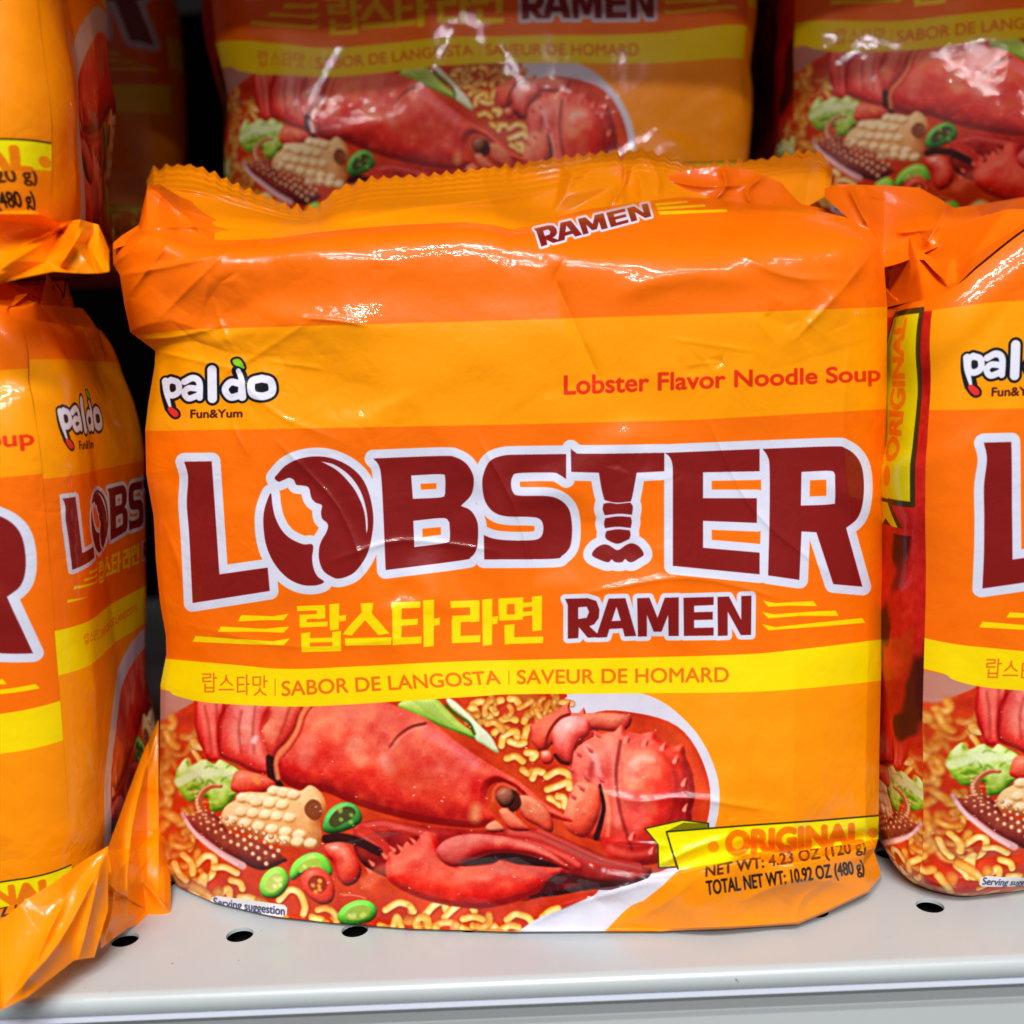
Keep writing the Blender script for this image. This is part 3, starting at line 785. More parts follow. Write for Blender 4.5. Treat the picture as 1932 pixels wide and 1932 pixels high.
        o = np.zeros((CH, CW), np.float32); f = np.zeros((CH, CW), np.float32)
        for i, q in enumerate(G + Hh):
            p = cv(tf(q))
            x0, y0, x1, y1 = window(p.min(0), p.max(0), 3)
            m = raster([p], (y1 - y0, x1 - x0), (x0, y0)); sl = (slice(y0, y1), slice(x0, x1))
            if i < len(G):
                f[sl] = np.maximum(f[sl], m)
                sd, D, _ = dist_line(np.vstack([p, p[:1]]), ow * S)
                o[sd] = np.maximum(o[sd], np.clip(ow * S - D + .5, 0, 1)); o[sl] = np.maximum(o[sl], m)
            else:
                f[sl] *= 1 - m
        flat((full, o), WHT); flat((full, f), MAR)
        mark((full, o), lab)
    ramen(lambda q: np.asarray(q, float) * .4011 + np.array([968.6, 774.8]), 8.5, 3)
    q4 = np.array([(968.6 + x * .4011, 258.3 + y * .4011) for x, y in [(92, 425), (632, 312), (652, 380), (122, 520)]])
    ramen(lambda q: quadmap(q, (240, 870, 1120, 1075), q4), 4.5, 9)
    # swash lines
    for q in [[(490, 962), (640, 967), (714, 955), (690, 985), (600, 985), (475, 992)], [(395, 1015), (600, 1026), (718, 1015), (690, 1044), (560, 1040), (382, 1040)], [(275, 1060), (450, 1073), (640, 1085), (720, 1071), (690, 1104), (500, 1098), (262, 1087)]]:
        lm = M(q, 'c3'); flat(lm, YEL)
    for q in [[(1175, 893), (1230, 905), (1410, 896), (1430, 920), (1300, 917), (1200, 922)], [(1172, 948), (1230, 958), (1400, 945), (1515, 940), (1530, 965), (1350, 965), (1200, 977)], [(1172, 1005), (1230, 1018), (1450, 995), (1640, 975), (1655, 998), (1450, 1015), (1200, 1033)]]:
        lm = M(q, 'c4'); flat(lm, YEL)
    for q in [[(665, 313), (820, 300), (822, 309), (672, 325)], [(672, 330), (900, 317), (905, 328), (680, 343)], [(680, 350), (1000, 340), (1006, 352), (690, 366)]]:
        flat(M(q, 'c2'), rgb(255, 200, 10))
    for q in [[(0, 400), (60, 375), (125, 372), (60, 398), (0, 415)], [(140, 372), (220, 350), (310, 345), (240, 360)]]:
        flat(M(q, 'c2', True), WHT); flat(M([(x * .9 + 8, y - 2) for x, y in q], 'c2', True), rgb(130, 40, 40), .7)
    # heavy hangul
    def bars(bs):
        for x0, y0, x1, y1 in bs:
            sk = (x0 - 1330) / 1000 * -30 * 0
            lm = M([(x0, y0 + 3), (x1, y0 - 2), (x1 - 2, y1 - 3), (x0 + 3, y1 + 2)], 'c3'); flat(lm, YEL)
    bars([(752, 916, 885, 941), (845, 930, 887, 980), (764, 957, 887, 980), (764, 975, 800, 1018), (764, 994, 898, 1018), (905, 908, 952, 1032), (950, 962, 984, 990),
          (772, 1044, 815, 1134), (918, 1038, 960, 1128), (780, 1068, 950, 1090), (780, 1108, 962, 1134)])
    for q in [[(1052, 906), (1112, 904), (1105, 950), (1010, 1058), (968, 1052), (1000, 1010), (1058, 948)], [(1066, 962), (1102, 950), (1188, 1048), (1136, 1056), (1072, 984)]]:
        lm = M(q, 'c3'); flat(lm, YEL)
    bars([(978, 1068, 1198, 1104), (1200, 900, 1246, 1102), (1195, 899, 1334, 930), (1240, 980, 1322, 1010), (1240, 1064, 1340, 1098), (1346, 890, 1398, 1110), (1396, 976, 1426, 1010),
          (1474, 893, 1610, 926), (1566, 900, 1612, 994), (1482, 962, 1612, 994), (1480, 980, 1524, 1092), (1480, 1058, 1616, 1092), (1624, 886, 1672, 1104), (1670, 968, 1698, 1004),
          (1700, 884, 1742, 986), (1776, 880, 1818, 984), (1704, 880, 1816, 910), (1706, 958, 1816, 986), (1858, 872, 1906, 1036), (1812, 902, 1862, 924), (1812, 944, 1862, 966), (1728, 1006, 1776, 1098), (1730, 1064, 1912, 1096)])
    mark(M([(744, 905), (1700, 868), (1918, 862), (1922, 1104), (1100, 1112), (970, 1142), (770, 1146)], 'c3'), 4)
    mark(M([(470, 952), (722, 944), (726, 1112), (500, 1108), (250, 1094), (370, 1004)], 'c3'), 10)
    mark(M([(1162, 884), (1436, 886), (1536, 930), (1662, 966), (1662, 1008), (1450, 1026), (1166, 1042)], 'c4'), 11)
    # flavour line
    nl = text('Lobster Flavor Noodle Soup', (240, 1211), (1724, 1146), (1724, 1076), (240, 1122), 'c2', bold=1.5)
    flat(nl, rgb(226, 48, 14)); mark((nl[0], blur(nl[1], 7) * 4), 6)
    # brand logo: white rounded strokes with a black edge
    LG = [([(296, 1150), (300, 1205), (318, 1272)], 31, (1.15, .4)), ([(322, 1143), (354, 1157), (357, 1198), (328, 1216), (304, 1202), (302, 1160), (322, 1143)], 30, None),
          ([(384, 1152), (424, 1134), (454, 1154), (456, 1226)], 31, None), ([(446, 1184), (404, 1182), (384, 1204), (404, 1230), (448, 1216)], 29, None),
          ([(514, 1096), (516, 1230)], 44, None),
          ([(638, 1100), (652, 1140), (656, 1222)], 38, (.6, 1.05)), ([(642, 1160), (602, 1154), (576, 1188), (600, 1224), (644, 1216)], 33, None),
          ([(748, 1136), (790, 1150), (796, 1200), (752, 1220), (704, 1206), (702, 1152), (748, 1136)], 37, None)]
    red = [(306, 1278), (322, 1270), (352, 1292), (356, 1312), (338, 1318), (318, 1302)]
    leaf = [(612, 1050), (640, 1044), (660, 1066), (666, 1090), (640, 1080), (618, 1070)]
    blk = rgb(14, 14, 22)
    for q, w_, tp in LG:
        sl, m = stroke_mask(q, w_ + 25, 'c1'); flat((sl, m), blk); mark((sl, m), 1)
    for q in (red, leaf):
        p = smooth_closed(cv(q, 'c1')); sd, D, _ = dist_line(np.vstack([p, p[:1]]), 5.4); flat((sd, np.clip(5.4 - D, 0, 1)), blk); mark((sd, np.clip(5.4 - D, 0, 1)), 1)
    for q in [(600, 1170, 640, 1205), (310, 1165, 345, 1200), (400, 1190, 440, 1222), (724, 1156, 776, 1204)]:
        flat(M([(q[0], q[1]), (q[2], q[1]), (q[2], q[3]), (q[0], q[3])], 'c1'), blk)
    for q, w_, tp in LG:
        stroke(q, w_, rgb(226, 226, 240), 'c1', taper=tp)
    flat(M(red, 'c1', True), rgb(226, 44, 40)); flat(M(leaf, 'c1', True), rgb(128, 196, 20))
    flat(text('Fun&Yum', (414, 1322), (656, 1318), (656, 1281), (414, 1283), 'c1', bold=.8), rgb(70, 16, 20))
    # ribbon with lettering
    bk = rgb(46, 44, 10)
    rb0 = [(618, 1000), (795, 960), (918, 975), (918, 1002), (720, 1015), (768, 1180), (683, 1185), (680, 1075)]
    lm = M(rb0, 'c6'); flat(lm, rgb(232, 224, 0)); mark(lm, 8)
    flat(M([(720, 1012), (800, 972), (916, 976), (918, 1000)], 'c6'), rgb(120, 112, 6))
    stroke(rb0, 7, bk, 'c6', sm=False, closed=True)
    rb = [(720, 1015), (1100, 985), (1400, 965), (1700, 940), (1900, 918), (1900, 1030), (1718, 1050), (1440, 1090), (1300, 1102), (1130, 1140), (900, 1172), (776, 1192)]
    lm = M(rb, 'c6'); flat(lm, rgb(240, 230, 0)); mark(lm, 8)
    stroke([(776, 1192), (745, 1100), (720, 1015), (1100, 985), (1400, 965), (1700, 940), (1900, 918)], 8, bk, 'c6', sm=False)
    stroke([(940, 1085), (942, 1086)], 52, rgb(246, 150, 10), 'c6', sm=False)
    og = text('ORIGINAL', (1005, 1122), (1640, 1070), (1640, 976), (1005, 1016), 'c6', bold=4.5)
    flat(og, rgb(236, 124, 6))
    stroke([(1690, 1020), (1692, 1020)], 48, rgb(246, 150, 10), 'c6', sm=False)
    # lower flap over the ribbon, weights
    fl = [(776, 1196), (900, 1178), (1040, 1150), (1090, 1122), (1150, 1112), (1240, 1098), (1330, 1108), (1440, 1092), (1600, 1072), (1718, 1056), (1920, 1030), (1920, 1600), (430, 1600), (430, 1480), (560, 1380), (700, 1270)]
    flat(M(fl, 'c6'), rgb(251, 144, 4))
    nw = text('NET WT: 4.23 OZ (120 g)', (905, 1226), (1660, 1104), (1650, 1052), (905, 1174), 'c6', bold=1.0)
    fsl, fm_ = M(fl, 'c6'); fmk = to_canvas(fsl, fm_)
    flat((nw[0], nw[1] * fmk[nw[0]]), rgb(60, 26, 4), .9)
    flat(text('TOTAL NET WT: 10.92 OZ (480 g)', (912, 1312), (1652, 1206), (1642, 1146), (905, 1246), 'c6', bold=.9), rgb(24, 12, 6))
    np.clip(C, 0, 1, out=C)


def make_image(name, arr):
    h, w = arr.shape[:2]
    im = bpy.data.images.new(name, w, h)
    px = np.ones((h, w, 4), np.float32); px[..., :3] = arr[::-1]
    im.pixels.foreach_set(px.ravel()); im.update(); im.pack()
    return im


def sample(arr, x, y):
    """bilinear lookup in the main canvas at design coordinates"""
    u = np.clip((x - AX0) * S, 0, CW - 2); v = np.clip((y - AY0) * S, 0, CH - 2)
    i, j = u.astype(int), v.astype(int)
    f, g = (u - i)[..., None], (v - j)[..., None]
    return (arr[j, i] * (1 - f) + arr[j, i + 1] * f) * (1 - g) + (arr[j + 1, i] * (1 - f) + arr[j + 1, i + 1] * f) * g


SW, SHH = 660, 1300      # gusset canvases


def paint_right_gusset():
    """the gusset repeats the front design at half size"""
    A = np.zeros((SHH, SW, 3), np.float32); A[:] = ORANGE
    A[139:360] = BAND
    A[735:] = rgb(251, 146, 4)

    def paste(x0, y0, x1, y1, dx, dy, sc, tilt=0.0, fx=1.0):
        w, h = int((x1 - x0) * sc * fx), int((y1 - y0) * sc)
        ex, ey = min(SW, dx + w), min(SHH, dy + h)
        X, Y = np.meshgrid(np.arange(ex - dx) / (sc * fx) + x0, np.arange(ey - dy) / sc + y0)
        Y = Y - (X - (x0 + x1) / 2) * tilt
        A[dy:ey, dx:ex] = sample(C, X, Y)
    paste(298, 676, 532, 796, 46, 196, 1.05, .033)
    paste(338, 826, 1640, 1236, 34, 388, .52, .033, 1.35)
    A[650:737] = YEL
    paste(372, 1262, 950, 1310, 70, 672, .62, .04, 1.2)
    yy, xx = np.mgrid[0:SHH, 0:SW]
    d = np.hypot((xx - 560) / 420.0, (yy - 1090) / 345.0)
    d2 = np.where(yy > 737, d, 9)
    rim = np.clip((1.0 - d2) * 60, 0, 1)[..., None]; inn = np.clip((.86 - d2) * 60, 0, 1)[..., None]
    A += (rgb(212, 206, 218) - A) * rim
    fd = sample(C, 1010 - (xx - 160) * 1.15, 1345 + (yy - 770) * .78)
    A += (fd - A) * inn
    return np.clip(A, 0, 1)


def paint_left_gusset():
    """red lobster picture with an upright ribbon reading upwards"""
    global C, NZ, NM, NL, LABEL
    h, w = SHH, SW
    A = np.zeros((h, w, 3), np.float32)
    n = vnoise(h, w, 70, 21, 4) - .5; f = vnoise(h, w, 9, 22, 2) - .5
    yy = np.linspace(0, 1, h)[:, None] * np.ones((1, w))
    A[:] = rgb(196, 26, 18) + (n * .36)[..., None] * np.array([1, .5, .3]) + (f * .08)[..., None]
    xx = np.arange(w)[None] * np.ones((h, 1))
    st = np.clip((vnoise(h, w, 60, 25, 2) + .25 * np.sin((xx * .9 + yy * 455) / 23) - .62) * 6, 0, 1) * (yy > .45) * (yy < .78)
    A += (rgb(50, 8, 10) - A) * (st * .85)[..., None]
    fd = sample(C, 340 + (w - xx) * .9, 1350 + (yy * h - 980) * 1.1)
    A += (fd - A) * np.clip((yy - .76) * 30, 0, 1)[..., None]
    A += (ORANGE - A) * np.clip((.13 - yy) * 300, 0, 1)[..., None]
    # ribbon, drawn lying down on the main canvas tools and turned upright
    keep = C.copy()
    C[:] = 0
    bx = [(200, 560), (500, 530), (500, 700), (200, 700), (200, 640), (140, 690), (165, 625), (130, 575)]
    al = np.zeros((CH, CW), np.float32)
    sl, m = M(bx); al[sl] = m
    p = cv(bx); sd, D, _ = dist_line(np.vstack([p, p[:1]]), 6); al[sd] = np.maximum(al[sd], np.clip(6 - D, 0, 1))
    flat((sl, m), rgb(226, 216, 0)); flat((sd, np.clip(6 - D, 0, 1)), rgb(50, 46, 10))
    stroke([(200, 560), (200, 700)], 6, rgb(50, 46, 10), sm=False)
    stroke([(240, 632), (241, 632)], 32, rgb(240, 140, 10), sm=False)
    flat(text('ORIGINAL', (266, 662), (488, 662), (488, 600), (266, 600), bold=3), rgb(238, 136, 10))
    x0, y0, x1, y1 = int((120 - AX0) * S) if AX0 < 120 else 0, int((510 - AY0) * S), int((570 - AX0) * S), int((710 - AY0) * S)
    rib, ra = np.rot90(C[y0:y1, x0:x1]).copy(), np.rot90(al[y0:y1, x0:x1]).copy()
    C[:] = keep
    hh, ww = ra.shape
    oy, ox = 80, SW - ww - 14
    ra = ra[:h - oy]; rib = rib[:h - oy]
    A[oy:oy + hh, ox:ox + ww] += (rib - A[oy:oy + hh, ox:ox + ww]) * ra[..., None]
    return np.clip(A, 0, 1)
# ------------------------------------------------------------------ materials
def new_mat(name):
    m = bpy.data.materials.new(name); m.use_nodes = True
    return m, m.node_tree.nodes, m.node_tree.links, m.node_tree.nodes['Principled BSDF']


def film_finish(nt, ln, b, rough=.38, coat=.5, fine=1.0):
    b.inputs['Roughness'].default_value = rough
    b.inputs['Specular IOR Level'].default_value = .15
    b.inputs['Coat Weight'].default_value = coat
    b.inputs['Coat Roughness'].default_value = .035
    tc = nt.new('ShaderNodeTexCoord')
    n1 = nt.new('ShaderNodeTexNoise'); n1.inputs['Scale'].default_value = 260; n1.inputs['Detail'].default_value = 4; n1.inputs['Roughness'].default_value = .55
    n2 = nt.new('ShaderNodeTexNoise'); n2.inputs['Scale'].default_value = 60; n2.inputs['Detail'].default_value = 3; n2.inputs['Distortion'].default_value = 1.2
    ad = nt.new('ShaderNodeMath'); ad.operation = 'MULTIPLY_ADD'; ad.inputs[1].default_value = 3.0
    bp = nt.new('ShaderNodeBump'); bp.inputs['Strength'].default_value = .16 * fine; bp.inputs['Distance'].default_value = .0006
    ln.new(tc.outputs['Object'], n1.inputs['Vector']); ln.new(tc.outputs['Object'], n2.inputs['Vector'])
    ln.new(n2.outputs['Fac'], ad.inputs[0]); ln.new(n1.outputs['Fac'], ad.inputs[2])
    n3 = nt.new('ShaderNodeTexNoise'); n3.inputs['Scale'].default_value = 110; n3.inputs['Detail'].default_value = 2; n3.inputs['Distortion'].default_value = .5
    n4 = nt.new('ShaderNodeTexNoise'); n4.inputs['Scale'].default_value = 22; n4.inputs['Detail'].default_value = 2
    ab = nt.new('ShaderNodeMath'); ab.operation = 'SUBTRACT'; ab.inputs[1].default_value = .5
    a2 = nt.new('ShaderNodeMath'); a2.operation = 'ABSOLUTE'
    pw = nt.new('ShaderNodeMapRange'); pw.inputs['From Min'].default_value = .5; pw.inputs['From Max'].default_value = .68; pw.inputs['To Max'].default_value = 8.0
    ml = nt.new('ShaderNodeMath'); ml.operation = 'MULTIPLY_ADD'
    ln.new(tc.outputs['Object'], n3.inputs['Vector']); ln.new(tc.outputs['Object'], n4.inputs['Vector'])
    ln.new(n3.outputs['Fac'], ab.inputs[0]); ln.new(ab.outputs[0], a2.inputs[0]); ln.new(n4.outputs['Fac'], pw.inputs['Value'])
    ln.new(a2.outputs[0], ml.inputs[0]); ln.new(pw.outputs[0], ml.inputs[1]); ln.new(ad.outputs[0], ml.inputs[2])
    ln.new(ml.outputs[0], bp.inputs['Height'])
    ln.new(bp.outputs['Normal'], b.inputs['Normal']); ln.new(bp.outputs['Normal'], b.inputs['Coat Normal'])


def print_mat(name, img, **kw):
    m, nt, ln, b = new_mat(name)
    t = nt.new('ShaderNodeTexImage'); t.image = img; t.interpolation = 'Cubic'; t.extension = 'EXTEND'
    ln.new(t.outputs['Color'], b.inputs['Base Color'])
    film_finish(nt, ln, b, **kw)
    return m


def srgb(r, g, b):
    f = lambda c: c / 12.92 if c <= .04045 else ((c + .055) / 1.055) ** 2.4
    return (f(r / 255), f(g / 255), f(b / 255), 1)


def plain_film(name, col, **kw):
    m, nt, ln, b = new_mat(name)
    b.inputs['Base Color'].default_value = srgb(*col)
    film_finish(nt, ln, b, **kw)
    return m


paint_print()
img_right = make_image('gusset_print', paint_right_gusset())
img_left = make_image('ribbon_gusset_print', paint_left_gusset())
paint_note()
np.clip(C, 0, 1, out=C)
img_front = make_image('film_print', C)
FILM = print_mat('printed_film', img_front)
GUSR = print_mat('printed_gusset', img_right)
GUSL = print_mat('printed_ribbon_gusset', img_left)
ORF = plain_film('orange_film', (248, 108, 2))
FINM = plain_film('amber_seal_film', (252, 142, 0), rough=.42)


# ------------------------------------------------------------------ crumple fields
def tri_field(pts, vals, X, Y):
    """piecewise linear field over scattered points: flat facets, sharp creases"""
    vs_, es_, fs_, _, _, _ = delaunay_2d_cdt([Vector(map(float, p)) for p in pts], [], [], 0, 1e-9)
    P = np.array([tuple(v) for v in vs_]); A = np.asarray(pts, float); vals = np.asarray(vals, float)
    Z = vals[[int(np.argmin(((A - p) ** 2).sum(1))) for p in P]]
    out = np.zeros(X.shape)
    for f in fs_:
        a, b, c = P[f[0]], P[f[1]], P[f[2]]
        den = (b[1] - c[1]) * (a[0] - c[0]) + (c[0] - b[0]) * (a[1] - c[1])
        if abs(den) < 1e-12: continue
        l0 = ((b[1] - c[1]) * (X - c[0]) + (c[0] - b[0]) * (Y - c[1])) / den
        l1 = ((c[1] - a[1]) * (X - c[0]) + (a[0] - c[0]) * (Y - c[1])) / den
        l2 = 1 - l0 - l1
        k = (l0 >= -1e-6) & (l1 >= -1e-6) & (l2 >= -1e-6)
        out[k] = (l0 * Z[f[0]] + l1 * Z[f[1]] + l2 * Z[f[2]])[k]
    return out


def facets(X, Y, rect, n, seed, soft=0, aspect=1.0):
    rg = np.random.default_rng(seed)
    x0, y0, x1, y1 = rect
    mx, my = (x1 - x0) * .08, (y1 - y0) * .08
    p = np.stack([rg.uniform(x0 - mx, x1 + mx, n), rg.uniform(y0 - my, y1 + my, n)], 1)
    cs = [(x0 - 2 * mx, y0 - 2 * my), (x1 + 2 * mx, y0 - 2 * my), (x1 + 2 * mx, y1 + 2 * my), (x0 - 2 * mx, y1 + 2 * my)]
    p = np.vstack([p, cs])
    f = tri_field(p, rg.normal(size=len(p)), X, Y)
    return blur(f.astype(np.float32), soft) if soft else f


def seg_dist(X, Y, pts):
    D = np.full(X.shape, 1e9); T = np.zeros(X.shape)
    pts = np.asarray(pts, float)
    L = np.linalg.norm(np.diff(pts, axis=0), axis=1); tot = L.sum(); acc = 0
    for i in range(len(pts) - 1):
        a, d = pts[i], pts[i + 1] - pts[i]
        t = np.clip(((X - a[0]) * d[0] + (Y - a[1]) * d[1]) / (d @ d), 0, 1)
        q = np.hypot(X - a[0] - t * d[0], Y - a[1] - t * d[1])
        k = q < D
        D[k] = q[k]; T[k] = ((acc + t * L[i]) / tot)[k]
        acc += L[i]
    return D, T


def creases(X, Y, items):
    """sum of folds: (points, height mm, width, sharp?) - metres towards the viewer"""
    out = np.zeros(X.shape)
    for pts, amp, w, sharp in items:
        D, T = seg_dist(X, Y, smooth_open(pts, 4) if len(pts) > 2 else pts)
        prof = np.exp(-np.sqrt((D / w) ** 2 + .05) + .2236) if sharp else np.exp(-(D / w) ** 2)
        out += amp * 1e-3 * prof * np.clip(np.sin(np.pi * np.clip(T * .9 + .05, 0, 1)) * 1.6, 0, 1)
    return out


def uv_front(px, py):
    return np.stack([(px - AX0) / AW, 1 - (py - AY0) / AH], -1)


PARTS = {1: 'brand_logo', 2: 'title_lettering', 3: 'ramen_lettering', 4: 'hangul_lettering', 5: 'flavour_band', 6: 'soup_lettering', 7: 'food_picture', 8: 'ribbon_banner', 9: 'roof_lettering', 10: 'swash_lines', 11: 'swash_lines'}


def face_labels(px, py):
    cx = (px[:-1, :-1] + px[1:, 1:]) / 2; cy = (py[:-1, :-1] + py[1:, 1:]) / 2
    i = np.clip(((cx - AX0) * S).astype(int), 0, CW - 1); j = np.clip(((cy - AY0) * S).astype(int), 0, CH - 1)
    return LABEL[j, i]


def coons(top, bottom, left, right, h, w):
    """design-pixel patch between four border curves (top/bottom by x, left/right by y)"""
    s = np.linspace(0, 1, w); t = np.linspace(0, 1, h)
    T = interp_curve(top, w); B = interp_curve(bottom, w); L = interp_curve(left, h); R = interp_curve(right, h)
    s_, t_ = s[None, :, None], t[:, None, None]
    return ((1 - t_) * T[None] + t_ * B[None] + (1 - s_) * L[:, None] + s_ * R[:, None]
            - ((1 - s_) * (1 - t_) * T[0] + s_ * (1 - t_) * T[-1] + (1 - s_) * t_ * B[0] + s_ * t_ * B[-1]))


def by_x(pts, w):
    p = np.asarray(pts, float)
    x = np.linspace(p[0, 0], p[-1, 0], w)
    return np.stack([x, np.interp(x, p[:, 0], p[:, 1])], 1)


def by_y(pts, h):
    p = np.asarray(pts, float)
    y = np.linspace(p[0, 1], p[-1, 1], h)
    return np.stack([np.interp(y, p[:, 1], p[:, 0]), y], 1)


def local(P, root):
    """world points to the local space of an empty with location and z rotation"""
    M_ = Matrix.Translation(root.location) @ Matrix.Rotation(root.rotation_euler.z, 4, 'Z')
    A = np.array(M_.inverted())
    return P @ A[:3, :3].T + A[:3, 3]


def fold_layer(name, top, bottom, w, h, yb, yt, mat, root, seed, amp=.004, n=26, soft=1.5, thick=0, extra=None, zig=None, wave=0.0):
    """a crumpled flap of film between two border lines of the design view, with real depth from yb (lower border) to yt (upper border)"""
    T = by_x(top, w); B = by_x(bottom, w)
    if zig:
        x = T[:, 0]
        z = np.abs(((x + 3 * np.sin(x * .013)) / zig[0]) % 1 - .5) * 2
        teeth = (z ** .8 - .5) * zig[1] * (.8 + .35 * np.sin(x * .047)) + 1.2 * np.sin(x * .21)
    v = np.linspace(0, 1, h)[:, None, None]
    P2 = T[None] * (1 - v) + B[None] * v
    if zig:
        P2[..., 1] += teeth[None] * (1 - v[..., 0]) ** 7
    px, py = P2[..., 0], P2[..., 1]
    yb = np.asarray(yb, float); yt = np.asarray(yt, float)
    ybv = np.interp(np.linspace(0, 1, w), np.linspace(0, 1, yb.size), np.atleast_1d(yb).ravel()); ytv = np.interp(np.linspace(0, 1, w), np.linspace(0, 1, yt.size), np.atleast_1d(yt).ravel())
    Yd = ytv[None] * (1 - v[..., 0]) + ybv[None] * v[..., 0]
    rect = (px.min(), py.min(), px.max(), py.max())
    Yd = Yd - amp * facets(px, py, rect, n, seed, soft) - amp * .09 * facets(px, py, rect, n * 3, seed + 50, 1)
    if wave:
        Yd = Yd + wave * np.sin(px * .021 + 1.3 * np.sin(px * .006)) * (1 - v[..., 0])
    if zig:
        vv_ = v[..., 0]
        Yd = Yd + .00035 * np.sin(vv_ * 70) * sstep(.42, .36, vv_)
    if extra is not None:
        Yd = Yd - creases(px, py, extra)
    P = at_y(px, py, Yd)
    return grid(name, local(P, root), mat, root, uv_front(np.full_like(px, 700.0), np.full_like(py, 330.0)), flip=False)


